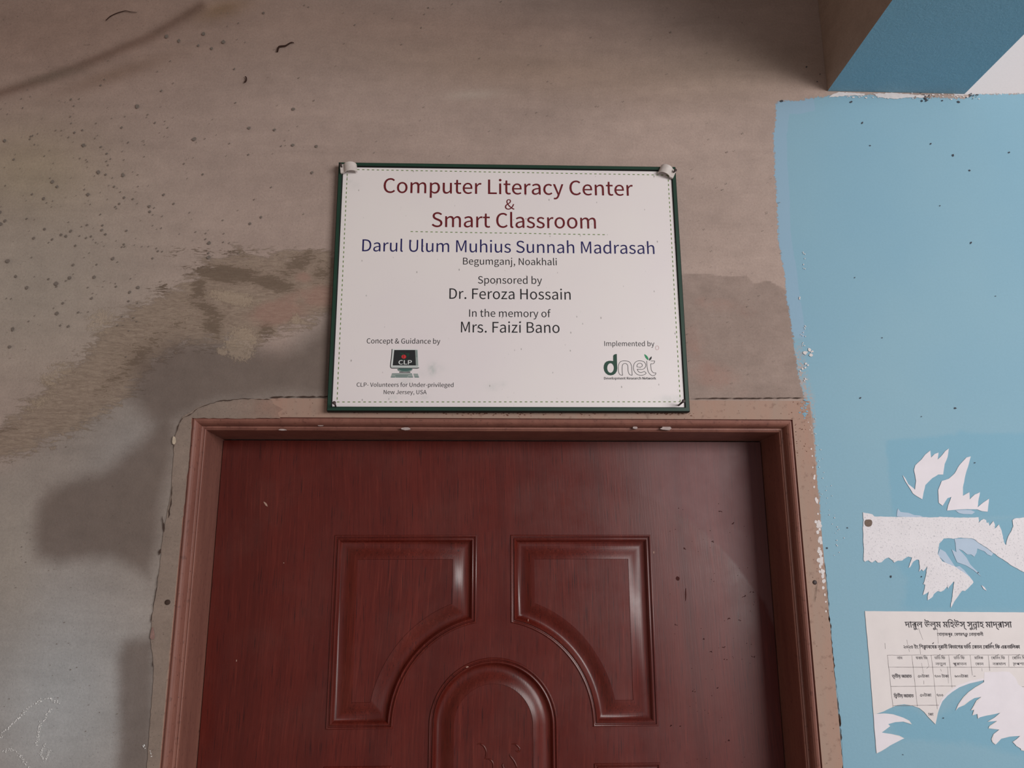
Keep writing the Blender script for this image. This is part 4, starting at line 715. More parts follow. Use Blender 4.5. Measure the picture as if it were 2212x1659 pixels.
    for nm, ar in (('brush', brush), ('stroke', stroke), ('damp', damp), ('pink', pink), ('light', light), ('paint', paint), ('white', white), ('faded', faded), ('thin', thin), ('worn', worn)): fa(nm, ar)
    ca = me.attributes.new('tint', 'FLOAT_COLOR', 'POINT')
    cc = np.ones((len(V), 4), np.float32); cc[:N, :3] = tint.reshape(-1, 3); cc[N:, :3] = base
    ca.data.foreach_set('color', cc.ravel())
    o = link('wall_back', me, WALL_MAT, None, True)
    return struct(o)
WALL = build_wall()

b = MB(); b.box((-2.3, -3.2, -0.1), (2.1, 0.16, 0.0)); struct(b.build('floor', FLOOR_MAT))
b = MB(); b.box((-2.3, -3.2, 3.15), (2.1, 0.16, 3.27)); struct(b.build('ceiling', CEIL_MAT))
b = MB(); b.box((-1.52, -3.2, 0.0), (-1.40, 0.0, 3.15)); struct(b.build('shade_wall_left', CONCRETE))  # unseen side wall, added close in to darken the left

# beam carrying the ceiling, running out from the wall: blue below and on the right, bare on the left
b = MB()
ya, yb, zt = -3.2, -0.0005, 3.149
v = [(BEAM_L,ya,BEAM_Z),(BEAM_R,ya,BEAM_Z),(BEAM_R,yb,BEAM_Z),(BEAM_L,yb,BEAM_Z),(BEAM_L,ya,zt),(BEAM_R,ya,zt),(BEAM_R,yb,zt),(BEAM_L,yb,zt)]
b.add(v, [(0,3,2,1),(1,2,6,5)], 0)
b.add(v, [(3,0,4,7),(0,1,5,4),(2,3,7,6),(4,5,6,7)], 1)
BEAM = struct(b.build('ceiling_beam', [BEAM_BLUE, CONCRETE]), 'concrete beam with a blue underside and a bare grey left face')

def flakes(mb, cx, cy, r, y, n=6, mi=0, sx=1.0, sz=1.0, ang=0.0):
    """One small irregular flat spot around a wall pixel; r in pixels."""
    pts = []
    for k in range(n):
        t = 2 * pi * k / n; q = r * random.uniform(.7, 1.2)
        u, w = q * cos(t) * sx, q * sin(t) * sz
        pts.append((cx + u * cos(ang) - w * sin(ang), cy + u * sin(ang) + w * cos(ang)))
    y -= random.uniform(0, 0.00025)
    mb.plate([poly(pts)], y, y, mi)

# grey cement spots over the upper left plaster, dark flecks on the paint
spots = MB()
big = [(182,315,4.5),(421,302,5),(192,421,4),(213,372,3),(115,394,4),(298,231,4.5),(441,75,4),(484,92,4),(458,106,3),(388,90,4),(361,80,4),(430,100,3),(215,373,4),(125,404,3),(96,430,4),(18,565,5),(36,598,3.5),(205,600,3.5),(153,601,4),(123,613,4.5),(246,560,3.5),(60,623,4),(300,622,3.5),(282,632,3),(30,712,4),(150,706,3),(23,750,4),(125,678,4),(138,656,3),(160,573,3),(268,380,3.5),(355,422,2.5),(325,458,3),(324,447,3),(230,507,2.5),(270,428,3),(635,237,3.5),(634,315,3.5),(539,278,3.5),(594,282,3),(675,374,3.5),(684,317,3.5),(453,526,4),(452,557,4),(570,30,3),(541,484,3),(565,470,2.5),(12,305,4),(3,460,3.5),(4,485,4),(13,478,3),(75,515,3),(145,511,3),(134,508,3),(155,500,3),(98,496,3),(115,518,2.5),(200,645,3),(222,498,3)]
for x, y, r in big: flakes(spots, x, y, r, -0.0026, 8)
for _ in range(330):
    x, y = random.gauss(190, 190), random.gauss(430, 190)
    if x < 0 or x > 700 or y < 120 or y > 800 or (y > 560 and x > 320): continue
    flakes(spots, x, y, random.choice((1.0, 1.2, 1.5, 1.8, 2.4)), -0.0026, 5)
for _ in range(90):
    x, y = random.uniform(0, 1640), random.uniform(0, 340)
    flakes(spots, x, y, random.choice((0.9, 1.1, 1.5)), -0.0026, 5, 0, 1.4, .8, random.uniform(0, 3))
for _ in range(60):
    x, y = random.uniform(1480, 1690), random.uniform(360, 850)
    flakes(spots, x, y, random.choice((0.8, 1.0, 1.3)), -0.0026, 5, 0, 1.6, .6, random.uniform(0, 3))
for _ in range(70):
    x, y = random.uniform(0, 330), random.uniform(950, 1640)
    flakes(spots, x, y, random.choice((0.8, 1.0, 1.3)), -0.0026, 5, 0, 1.2, .8, random.uniform(0, 3))
for x, y, r in [(1862,266,2),(2010,311,2),(2058,336,2.5),(2179,330,2),(2094,369,2),(1838,221,2.5),(2035,218,2),(2070,221,2.5),(1765,177,1.5),(1742,145,2),(1688,219,3),(1879,315,1.5),(2097,525,2),(1771,161,1.5),(1858,860,2),(2063,882,2.5),(1786,1184,2),(1924,1245,2.5),(1990,1246,1.5),(1830,1140,1.5),(2112,1237,1.5),(2037,1551,1.5),(2105,1000,1.5),(1950,1630,1.2),(1846,600,1.2),(2030,445,1.2),(1905,730,1.2),(2150,640,1.2),(1990,900,1.2)]:
    flakes(spots, x, y, r, -0.0012, 6, 1, 1.3, .8, random.uniform(0, 3))
for _ in range(26): flakes(spots, random.gauss(2002, 9), random.gauss(211, 5), random.uniform(.8, 2), -0.0016, 5, 1)
for _ in range(14): flakes(spots, random.gauss(2097, 6), random.gauss(210, 4), random.uniform(.8, 1.8), -0.0016, 5, 1)
sp = spots.build('specks', [SPECK, FLECK_DARK], WALL); sp['kind'] = 'stuff'

# white undercoat showing along the top of the blue paint
u = MB()
u.plate([poly(rough_poly([(1801,203),(1812,199),(1850,202),(1868,203),(1866,208),(1845,206),(1800,210),(1790,211)], 4, 1.2))], -0.0004, -0.0009)
u.plate([poly(rough_poly([(1885,203),(1930,201),(1990,206),(2010,206),(1990,212),(1960,211),(1930,214),(1900,211)], 4, 1.2))], -0.0004, -0.0009)
for _ in range(60): flakes(u, random.uniform(1830, 2120), random.gauss(208, 3), random.uniform(.8, 2.2), -0.0009, 5, 0, 1.6, .8)
for x, y, r in [(1735,549,2),(1735,577,2),(1728,640,2.5),(1738,706,2),(1735,722,2),(1745,758,7),(1752,762,3),(1737,745,2),(1740,790,4),(1734,800,3),(1741,818,2.5)]:
    for _ in range(4): flakes(u, x + random.gauss(0, 3), y + random.gauss(0, 4), r * .6, -0.0012, 6)
for _ in range(40):
    t = random.random(); flakes(u, 1742 + 70 * t + random.gauss(4, 6), 880 + 320 * t, random.uniform(.6, 1.4), -0.0012, 5)
u.build('white_undercoat', WHITE_PAINT, WALL)

# cracks in the plaster round the door frame
cr = MB()
def crack(pts, w, y=-0.0031, j=1.2):
    p = rough_poly(pts, 7, j, False)
    ws = [w * random.choice((.15, .5, .8, 1.2)) / 1316 for _ in p]; ws[0] = ws[-1] = 0.0002
    cr.ribbon(poly(p), ws, y)
crack([(418,893),(430,882),(470,868),(530,862),(585,864)], 1.6)
crack([(585,859),(640,858),(715,858)], 3.2, j=.8)
crack([(418,893),(398,902),(386,922),(379,945),(376,970)], 1.8)
crack([(374,1050),(371,1090),(365,1120)], 2)
crack([(352,1115),(356,1150)], 3)
crack([(349,1185),(345,1200)], 4, j=.6)
crack([(345,1230),(336,1290),(327,1345)], 1.4)
crack([(330,1420),(332,1450)], 1.4)
crack([(1492,862),(1560,861),(1640,861),(1745,860)], 2.2, j=.5)
crack([(1764,1260),(1759,1300)], 1)
crack([(1781,1215),(1786,1265),(1790,1320)], 1.2, -0.0012)
crack([(1787,1315),(1792,1345)], 5, -0.0012, .4)
crack([(1793,1345),(1800,1430),(1810,1520),(1817,1600),(1822,1680)], 2.2, -0.0012, 1.2)
crack([(1812,1540),(1815,1570)], 3.5, -0.0012, .5)
cr.build('crack', CRACK, WALL)

# chalk scribbles low on the left
ch = MB()
for pts, wd in (([(-6,1602),(2,1590),(20,1572),(40,1552),(60,1530),(80,1518),(100,1508),(112,1510),(134,1519)], 5), ([(112,1530),(100,1550),(88,1565),(84,1590),(80,1610)], 5),
            ([(98,1608),(92,1622),(88,1628),(95,1640),(102,1640),(107,1630),(108,1618)], 5), ([(10,1624),(25,1616),(40,1626),(52,1642),(62,1652),(70,1668)], 6), ([(310,1608),(313,1614)], 4), ([(325,1622),(330,1632)], 4)):
    q = rough_poly(pts, 1.6, .3, False)
    for x, y in q:
        for _ in range(2):
            if random.random() < .60: flakes(ch, x + random.gauss(0, wd * .36), y + random.gauss(0, wd * .36), random.uniform(.5, 1.5), -0.0024, 4, 0, 1.6, .7, random.uniform(0, 3))
ch.build('chalk_scribble', CHALK, WALL)

# brick-red chip where plaster has fallen off beside the frame
cp = MB(); cp.plate([poly(smooth_poly([(331,1352),(334,1360),(337,1381),(325,1381),(327,1365)]))], -0.0028, -0.0031)
cp.build('plaster_chip', plain('exposed_plaster', rgb(150, 120, 112), .95, .1, .2, 200), WALL)
cp = MB(); cp.plate([poly(smooth_poly([(375,943),(380,944),(382,955),(378,962),(373,958)]))], -0.0028, -0.0036)
cp.build('plaster_chip', plain('pale_plaster', rgb(196, 180, 160), .95, .1, .1, 200), WALL)

# ---------------------------------------------------------------- door frame
FRAME = thing('trim_1', ((XL + XR) / 2, 0, 0), 'old moulded wooden door frame, dusty and spattered with cement', 'door frame')
FRAME['kind'] = 'structure'
PROF = [(-FACE, 0.03), (-FACE, -0.0012), (-0.0006, -0.0012), (0.0002, 0.0022), (0.0010, 0.0024), (0.0016, 0.0002), (0.0035, -0.0002), (0.0062, 0.0010), (0.0086, 0.0036), (0.0104, 0.0074), (0.0114, 0.0116), (0.0116, 0.0150),
        (0.0124, 0.0156), (0.0148, 0.0160), (0.0150, 0.0180), (0.0160, 0.0172), (0.0172, 0.0182), (0.0179, 0.0208), (0.018, 0.0240), (0.018, DOOR_Y - 0.0005), (0.018, 0.15), (-FACE, 0.15)]
def jamb(side, name):
    vs, fs, mi = [], [], []
    n = len(PROF); lev = 22
    for k in range(lev):
        for d, y in PROF:
            if side == 'l': d = max(d, -0.0035)
            x = (XL + d) if side == 'l' else (XR - d)
            vs.append((x - FRAME.location.x, y, (ZT - d) * k / (lev - 1)))
    for k in range(lev - 1):
        for i in range(n):
            j = (i + 1) % n
            fs.append((k * n + i, k * n + j, (k + 1) * n + j, (k + 1) * n + i)); mi.append(1 if i in (0, 1) else 0)
    fs.append(tuple(range(n))); mi.append(0)
    return mesh(name, vs, fs, [TRIM_WOOD, TRIM_FACE], FRAME, False, mi)
jl = jamb('l', 'jamb'); jr = jamb('r', 'jamb')
vs, fs, mi = [], [], []
n = len(PROF)
for d, y in PROF: vs += [((at(592, 860)[0] if d == -FACE else XL + d) - FRAME.location.x, y, ZT - d), (XR - d - FRAME.location.x, y, ZT - d)]
for i in range(n):
    j = (i + 1) % n
    fs.append((2 * i, 2 * j, 2 * j + 1, 2 * i + 1)); mi.append(1 if i in (0, 1) else 0)
head = mesh('head_jamb', vs, fs, [TRIM_WOOD, TRIM_FACE], FRAME, False, mi)
# mortar smeared over the left face and the left part of the head
mo = MB()
pm = [(415,903),(470,904),(540,904),(606,904),(600,892),(612,884),(592,874),(586,862),(540,862),(500,864),(470,868),(428,880),(410,892),(395,900),(384,925),(378,945),(375,1000),(371,1060),(362,1110),(352,1160),(345,1230),(337,1290),(329,1330),(326,1380),(333,1440),(330,1500),(322,1600),(318,1659),(300,1900),(322,1900),(345,1659),(358,1500),(377,1300),(397,1104),(408,1000)]
pm = rough_poly(pm, 9, 1.0)
mo.plate([[(x - FRAME.location.x, z) for x, z in poly(pm)]], -0.0005, -0.0016)
mo.build('mortar_smear', MORTAR, FRAME)
# flecks of white and blue wall paint on the right face
fl = MB()
fx = FRAME.location.x
def fleck(px_, py_, r, mi, sx=1, sz=1.4):
    pts = [(px_ + r * sx * cos(t) * random.uniform(.6, 1.3), py_ + r * sz * sin(t) * random.uniform(.6, 1.3)) for t in [2 * pi * k / 7 for k in range(7)]]
    fl.plate([[(x - fx, z) for x, z in poly(pts)]], -0.0012, -0.0014 - random.uniform(0, .0003), mi)
for _ in range(46):
    y = random.uniform(1125, 1245); fleck(1766 + (y - 1125) * .085 + random.gauss(0, 2.2), y, random.uniform(1.5, 4), 0)
for x, y, r in [(1764,1083,4),(1762,1078,3),(1758,1033,2.5),(1758,1052,2),(1759,1028,2),(1755,1010,1.5),(1752,970,1.5),(1754,985,1.5),(1766,1110,2),(1771,1165,5),(1774,1210,5),(1776,1235,4),(1779,1255,4),(1777,1270,3),(1781,1285,2.5),(1783,1300,2),(1784,1320,2)]:
    fleck(x, y, r, 0)
for _ in range(26): fleck(random.gauss(1738, 4), random.uniform(864, 906), random.uniform(.8, 2.6), 1, 1.3, .8)
fl.build('paint_flecks', [WHITE_PAINT, BEAM_BLUE], FRAME)
# rusty dirt along the top of the head, under the sign
ds = MB()
for _ in range(150):
    x = random.choice((random.uniform(720, 1500), random.gauss(1070, 60), random.gauss(1440, 30))); y = 892 + abs(random.gauss(0, 2.2)) if random.random() < .7 else random.uniform(868, 902)
    r = random.uniform(.5, 1.5)
    pts = [(x + r * 1.7 * cos(t) * random.uniform(.6, 1.3), y + r * .7 * sin(t) * random.uniform(.6, 1.3)) for t in [2 * pi * k / 6 for k in range(6)]]
    q = [[(a - fx, c) for a, c in poly(pts)]]
    ds.plate(q, -0.0014 - random.uniform(0, .0002), -0.0014 - random.uniform(0, .0002))
for _ in range(40):
    x, y = random.uniform(1700, 1745), random.uniform(868, 1000); x = max(x, 1716 + (y - 905) * .086) if y > 905 else x; r = random.uniform(.5, 1.2)
    pts = [(x + r * cos(t), y + r * sin(t)) for t in [2 * pi * k / 5 for k in range(5)]]
    ds.plate([[(a - fx, c) for a, c in poly(pts)]], -0.0015, -0.0015)
o = ds.build('dirt_specks', plain('rusty_dirt', rgb(104, 66, 54), .95, .1, .2, 200), FRAME); o['kind'] = 'stuff'
# light scuffs and dabs on the head moulding
dab = MB()
for x, y, w, h in [(876,926,10,3.5),(1440,925,13,5),(1372,924,6,3),(610,928,8,2),(692,919,7,1.5)]:
    p = [(x + w * cos(t) * random.uniform(.7, 1.2), y + h * sin(t) * random.uniform(.6, 1.2)) for t in [2 * pi * k / 11 for k in range(11)]]
    dab.plate([[(a - fx, c) for a, c in poly(p, 0.0095)]], 0.0135, 0.0090)
dab.build('paint_dab', plain('grey_white_dab', rgb(176, 160, 156), .8, .2, .2, 200), FRAME)

# ---------------------------------------------------------------- door leaf
DX0, DX1, DZT = XL + 0.018 + 0.0015, XR - 0.018 - 0.0015, ZT - 0.018 - 0.002
dloc = (DX0, DOOR_Y, 0.0)
def dl(px, py):
    x, z = at(px, py, DOOR_Y); return x - dloc[0], z - dloc[2]
AX = (dl(1066, 1427)[0] + dl(926, 1560)[0] / 2 + dl(1205, 1560)[0] / 2) / 2
AZ = dl(1067, 1567)[1]
R_IN = (dl(1205, 1560)[0] - dl(926, 1560)[0]) / 2
R_OUT = R_IN + (dl(1281, 1565)[0] - dl(1205, 1560)[0])
HALF_T = (dl(1102, 1153)[0] - dl(1030, 1155)[0]) / 2
P_OUT = (dl(1405, 1151)[0] - dl(722, 1160)[0] + dl(1427, 1562)[0] - dl(708, 1583)[0]) / 4
P_TOP = (dl(722, 1160)[1] + dl(1405, 1151)[1]) / 2
P_BOT = (dl(708, 1583)[1] + dl(1427, 1562)[1]) / 2
LOW_T = dl(1360, 1648)[1]
def arc(cx, cz, r, a0, a1, n):
    return [(cx + r * cos(a0 + (a1 - a0) * k / n), cz + r * sin(a0 + (a1 - a0) * k / n)) for k in range(n + 1)]
a0 = math.acos(HALF_T / R_OUT)
dz = P_BOT - AZ
a1 = math.asin(max(-1, min(1, dz / R_OUT)))
def right_loop(d):
    r = R_OUT + d
    return [(AX + P_OUT - d, P_BOT + d), (AX + P_OUT - d, P_TOP - d), (AX + HALF_T + d, P_TOP - d)] + arc(AX, AZ, r, math.acos((HALF_T + d) / r), math.asin(max(-1, min(1, (P_BOT + d - AZ) / r))), 44)
def left_loop(d): return [(2 * AX - x, z) for x, z in right_loop(d)][::-1]
right_panel, left_panel = right_loop(0), left_loop(0)
ARCH_BOT = 0.92
def arch_loop(d): return [(AX - R_IN + d, ARCH_BOT + d), (AX + R_IN - d, ARCH_BOT + d)] + arc(AX, AZ, R_IN - d, 0, pi, 64)
arch_panel = arch_loop(0)
low_in = AX + R_OUT
low_right = [(low_in, 0.92), (AX + P_OUT, 0.92), (AX + P_OUT, LOW_T), (low_in, LOW_T)]
low_left = [(2 * AX - x, z) for x, z in low_right][::-1]
base_panel = [(AX - P_OUT, 0.16), (AX + P_OUT, 0.16), (AX + P_OUT, 0.80), (AX - P_OUT, 0.80)]
def ccw(l): return l if sarea(l) > 0 else l[::-1]
PANELS = [ccw(p) for p in (left_panel, right_panel, arch_panel, low_right, low_left, base_panel)]
def inset(l, d):
    n = len(l); q = []
    for i in range(n):
        a, b, c = Vector(l[i - 1]), Vector(l[i]), Vector(l[(i + 1) % n])
        e0, e1 = (b - a).normalized(), (c - b).normalized()
        n0, n1 = Vector((-e0.y, e0.x)), Vector((-e1.y, e1.x))
        k = 1 + n0.dot(n1)
        q.append(tuple(b + (n0 + n1) * (d / max(k, 0.25))))
    return q
PP = [(0, 0), (0.0006, -0.0016), (0.0018, -0.0022), (0.0032, -0.0018), (0.0042, 0.0004), (0.0052, 0.0006), (0.0062, -0.0012), (0.0078, -0.0018), (0.0094, -0.0006), (0.0112, 0.0032), (0.0135, 0.0056),
      (0.0165, 0.0066), (0.0195, 0.0063), (0.0225, 0.0052), (0.0255, 0.0036), (0.0285, 0.0016), (0.0315, -0.0001), (0.0345, -0.0014), (0.0372, -0.0022), (0.0376, -0.0012)]
PP = [(d if d < 0.0135 else 0.0135 + (d - 0.0135) * 1.18, y) for d, y in PP]
DOOR = MB()
DOOR.plate([[(0, 0.004), (DX1 - DX0, 0.004), (DX1 - DX0, DZT), (0, DZT)]] + [p[::-1] for p in PANELS], 0.0, 0.0)
w_ = DX1 - DX0
DOOR.add([(0,0,.004),(w_,0,.004),(w_,0,DZT),(0,0,DZT),(0,.038,.004),(w_,.038,.004),(w_,.038,DZT),(0,.038,DZT)], [(4,5,6,7),(0,1,5,4),(1,2,6,5),(2,3,7,6),(3,0,4,7)])
door = DOOR.build('door_1', DOOR_WOOD)
door.location = dloc
struct(door, 'red brown wood-grained door with raised panels round an arch')
arch_obj = None
for PI_, p in enumerate(PANELS):
    fn = {0: left_loop, 1: right_loop, 2: arch_loop}.get(PI_)
    loops = [ccw(fn(d)) if fn else inset(p, d) for d, y in PP]
    n = len(p); vs = []; fs = []
    for l, (d, y) in zip(loops, PP): vs += [(x, y, z) for x, z in l]
    for k in range(len(PP) - 1):
        fs += [(k * n + i, k * n + (i + 1) % n, (k + 1) * n + (i + 1) % n, (k + 1) * n + i) for i in range(n)]
    tri = tessellate_polygon([[Vector((x, z, 0)) for x, z in loops[-1]]])
    k0 = (len(PP) - 1) * n
    fs += [tuple(k0 + i for i in t) for t in tri]
    o = mesh('door_panel', vs, fs, DOOR_WOOD, door)
    if p is PANELS[2]: arch_obj = o
    md = 1 if len(p) > 10 else 0
    if md:
        for q in o.data.polygons: q.use_smooth = True
        try: o.data.set_sharp_from_angle(angle=radians(38))
        except Exception: pass
# carved scrolls inside the arch
sc_ = MB()
def scroll(pts, r):
    q = [Vector(dl(*p)) for p in pts]
    out = []
    for i in range(len(q) - 1):
        p0, p1, p2, p3 = q[max(i - 1, 0)], q[i], q[i + 1], q[min(i + 2, len(q) - 1)]
        for k in range(5):
            t = k / 5
            out.append(.5 * ((2 * p1) + (p2 - p0) * t + (2 * p0 - 5 * p1 + 4 * p2 - p3) * t * t + (3 * p1 - p0 - 3 * p2 + p3) * t ** 3))
    out.append(q[-1])
    m = len(out)
    rr = [r * min(1, 0.25 + 3 * min(i, m - 1 - i) / m) for i in range(m)]
    sc_.tube([(a.x, -0.0010, a.y) for a in out], rr, 8)
scroll([(1030,1608),(1036,1606),(1044,1610),(1049,1618),(1051,1626),(1049,1636),(1047,1639)], .0018)
scroll([(1047,1639),(1058,1640),(1064,1646),(1066,1655),(1065,1668),(1058,1684)], .0018)
scroll([(1105,1607),(1113,1607),(1119,1612),(1123,1618),(1119,1623),(1113,1621)], .0018)
scroll([(1101,1627),(1102,1632),(1109,1641),(1114,1650),(1117,1661),(1112,1680)], .0018)
scroll([(1087,1648),(1086,1654),(1090,1664),(1088,1684)], .0018)
sc_.build('carving', DOOR_WOOD, arch_obj, True)
# small scars on the leaf
mk = MB()
def mark(px_, py_, rx, rz, mi=0, ang=0):
    p = []
    for k in range(10):
        t = 2 * pi * k / 10; a, c = rx * cos(t) * random.uniform(.8, 1.2), rz * sin(t) * random.uniform(.8, 1.2)
        p.append(dl(px_ + a * cos(ang) - c * sin(ang), py_ + a * sin(ang) + c * cos(ang)))
    mk.plate([p], -0.0001, -0.0004, mi)
mark(1464, 1250, 4.2, 5); mark(1481, 1285, 1.4, 13)
for x, y in [(1572,1336),(1519,1381),(1537,1408),(1627,1419),(1498,1493),(1467,1570),(1449,1567),(1460,1349),(1607,1288),(1566,1425),(1550,1485),(1624,1279),(1575,1600),(1598,1340),(1540,1170),(1556,1105),(1580,1130),(1478,1185),(1565,1398)]:
    for _ in range(3): mark(x + random.gauss(0, 2), y + random.gauss(0, 1), random.uniform(.8, 2.2), random.uniform(.5, .9), 0, random.uniform(-1, 1))
for _ in range(60): mark(random.uniform(1440, 1640), random.uniform(1080, 1655), random.uniform(.5, 1.0), random.uniform(.4, .9))
mark(574, 1089, 6, 2, 1, .9); mark(1010, 1441, 5, 2, 1, .3); mark(511, 1427, 1, 2.5, 1); mark(1412, 1193, 1.2, 3, 1); mark(613, 1216, 1, 1, 1); mark(1141, 1340, .8, 3, 1, .1)
mk.build('scars', [plain('door_scar', rgb(70, 38, 36), .9, .1, .2, 200), plain('pale_chip', rgb(170, 138, 124), .9, .1, .1, 200)], door)

# ---------------------------------------------------------------- sign
SY = -0.013                                     # front of the sheet
SF = -0.0165                                    # front of the green frame
TLc, TRc, BRc, BLc = at(731, 349, SF), at(1460, 361, SF), at(1490, 888, SF), at(706, 889, SF)
SW = (hypot(TRc[0] - TLc[0], TRc[1] - TLc[1]) + hypot(BRc[0] - BLc[0], BRc[1] - BLc[1])) / 2
SH = (hypot(TRc[0] - BRc[0], TRc[1] - BRc[1]) + hypot(TLc[0] - BLc[0], TLc[1] - BLc[1])) / 2
SA = (atan2(TRc[1] - TLc[1], TRc[0] - TLc[0]) + atan2(BRc[1] - BLc[1], BRc[0] - BLc[0])) / 2
SCX, SCZ = sum(p[0] for p in (TLc, TRc, BRc, BLc)) / 4, sum(p[1] for p in (TLc, TRc, BRc, BLc)) / 4
SIGN = thing('sign_board', (SCX, 0, SCZ), 'white rectangular sign with green frame and printed text above the red door', 'sign', None, -SA)
def sl(px, py, Y=SY):
    x, z = at(px, py, Y); x -= SCX; z -= SCZ
    return x * cos(SA) + z * sin(SA), -x * sin(SA) + z * cos(SA)
def spoly(pts): return [sl(*p) for p in pts]
hw, hh, fw = SW / 2, SH / 2, 0.0082
bk = MB(); bk.box((-hw + .002, -0.010, -hh + .002), (hw - .002, -0.0035, hh - .002)); bk.build('backing_board', GAP_BLACK, SIGN)
# sheet with an even grid so that its stains can be stored per point
gx, gz = np.linspace(-hw + fw - .001, hw - fw + .001, 150), np.linspace(-hh + fw - .001, hh - fw + .001, 112)
GX, GZ = np.meshgrid(gx, gz)
vs = [(x, SY, z) for z in gz for x in gx]
m_ = len(gx)
fs = [(j * m_ + i, j * m_ + i + 1, (j + 1) * m_ + i + 1, (j + 1) * m_ + i) for j in range(len(gz) - 1) for i in range(m_ - 1)]
k = len(vs); a, c, d_, e_ = gx[0], gx[-1], gz[0], gz[-1]
vs += [(a, SY, d_), (c, SY, d_), (c, SY, e_), (a, SY, e_), (a, -.0099, d_), (c, -.0099, d_), (c, -.0099, e_), (a, -.0099, e_)]
fs += [(k, k+1, k+5, k+4), (k+1, k+2, k+6, k+5), (k+2, k+3, k+7, k+6), (k+3, k, k+4, k+7)]
sheet = mesh('sheet', vs, fs, SIGN_FACE, SIGN)
st = np.zeros(GX.shape)
for x, y, rx, ry, amp in [(934,797,9,13,.9),(942,795,16,8,.35),(875,823,12,5,.5),(1065,835,14,9,.3),(1085,830,10,6,.25),(850,858,12,4,.4),(918,858,10,4,.3),(750,880,26,3,.5),(1450,862,26,7,.5),(922,806,30,10,.15),(755,392,10,6,.3),(765,400,14,10,.2)]:
    cx, cz = sl(x, y); st = np.maximum(st, amp * np.exp(-(((GX - cx) * 1240 / rx) ** 2 + ((GZ - cz) * 1240 / ry) ** 2)))
av = sheet.data.attributes.new('stain', 'FLOAT', 'POINT'); av.data.foreach_set('value', np.concatenate([st.ravel(), np.zeros(8)]).astype(np.float32))
# green frame: four mitred strips with a dark lip inside and outside
fr = MB()
def framestrip(x0, z0, x1, z1, ix0, iz0, ix1, iz1):
    pass
prof = [(0.0, -0.0035), (0.0, SF + .0012), (0.0010, SF), (fw - .0016, SF), (fw - .0008, SF + .0012), (fw, SY)]
mt = [1, 1, 0, 1, 1]
for q in range(4):
    vs, fs, mi = [], [], []
    for d, y in prof:
        A, B, C, D = (-hw + d, -hh + d), (hw - d, -hh + d), (hw - d, hh - d), (-hw + d, hh - d)
        p0, p1 = ((A, B), (B, C), (C, D), (D, A))[q]
        vs += [(p0[0], y, p0[1]), (p1[0], y, p1[1])]
    for i in range(len(prof) - 1): fs.append((2*i, 2*i+1, 2*i+3, 2*i+2)); mi.append(mt[i])
    fr.add(vs, fs); fr.mi[-len(fs):] = mi
fr.build('green_border', [FRAME_GREEN, GAP_BLACK], SIGN)
# dashed lines
dash = MB(); LY = SY - 0.0002
def dashes(p, q, period=0.00862, on=0.0041, w=0.00135):
    p, q = Vector(p), Vector(q); L = (q - p).length; u_ = (q - p) / L; k = 0.0
    while k < L:
        e = min(k + on, L); a, b_ = p + u_ * k, p + u_ * e
        dash.ribbon([(a.x, a.y), (b_.x, b_.y)], w, LY); k += period
dtl, dtr, dbr, dbl = sl(750.5, 366), sl(1443, 378.5), sl(1469.5, 868), sl(728, 868.5)
dashes(dtl, dtr); dashes(dtl, dbl); dashes(dtr, dbr); dashes(dbl, dbr)
dash.build('dashed_border', INK_GREEN, SIGN)
dash = MB(); dashes(sl(887, 500.3), sl(1312.5, 507.2)); dash.build('dashed_rule', INK_GREEN, SIGN)
def line(txt, xl, yl, xr, yr, cap, mat, bold=0.0, lab=None):
    a, b_ = sl(xl, yl), sl(xr, yr)
    zz = (a[1] + b_[1]) / 2
    h = abs(sl((xl + xr) / 2, (yl + yr) / 2)[1] - sl((xl + xr) / 2, (yl + yr) / 2 - cap)[1])
    mb = MB(); letter_line(mb, txt, a[0], b_[0], zz, zz, LY, LATIN, h / CAPH, bold)
    o = mb.build('lettering', mat, SIGN)
    if lab: o['label'] = lab
CAPH = max(p[1] for l in LATIN['I'][1] for p in l)
line('Computer Literacy Center', 828.4, 414.8, 1367.6, 424.5, 31.0, INK_MAROON, 0.00012, 'large maroon first line of text')
line('&', 1090.6, 452.4, 1111.2, 452.8, 21.8, INK_MAROON)
line('Smart Classroom', 932.7, 489.3, 1287.5, 494.9, 31.4, INK_MAROON, 0.00012, 'large maroon third line of text')
line('Darul Ulum Muhius Sunnah Madrasah', 782.3, 541.4, 1414.1, 550.2, 25.6, INK_NAVY, 0, 'navy blue line of text')
line('Begumganj, Noakhali', 1000.2, 571.2, 1203, 573.2, 14.6, INK_BLACK)
line('Sponsored by', 1032.4, 612.6, 1170.9, 613.2, 15.6, INK_BLACK)
line('Dr. Feroza Hossain', 970.7, 645.2, 1232.9, 647.6, 22.4, INK_BLACK)
line('In the memory of', 1013.4, 684.4, 1189.9, 685.1, 15.7, INK_BLACK)
line('Mrs. Faizi Bano', 995.7, 718.1, 1209, 719.2, 23.0, INK_BLACK)
line('Concept & Guidance by', 792.2, 742.0, 951, 742.4, 10.8, INK_BLACK)
line('CLP- Volunteers for Under-privileged', 770.5, 835.6, 979.7, 835.6, 8.7, INK_BLACK)
line('New Jersey, USA', 828.8, 851.4, 921.5, 851.4, 8.7, INK_BLACK)
line('Implemented by', 1305.6, 747.6, 1413.7, 747.9, 10.6, INK_BLACK)

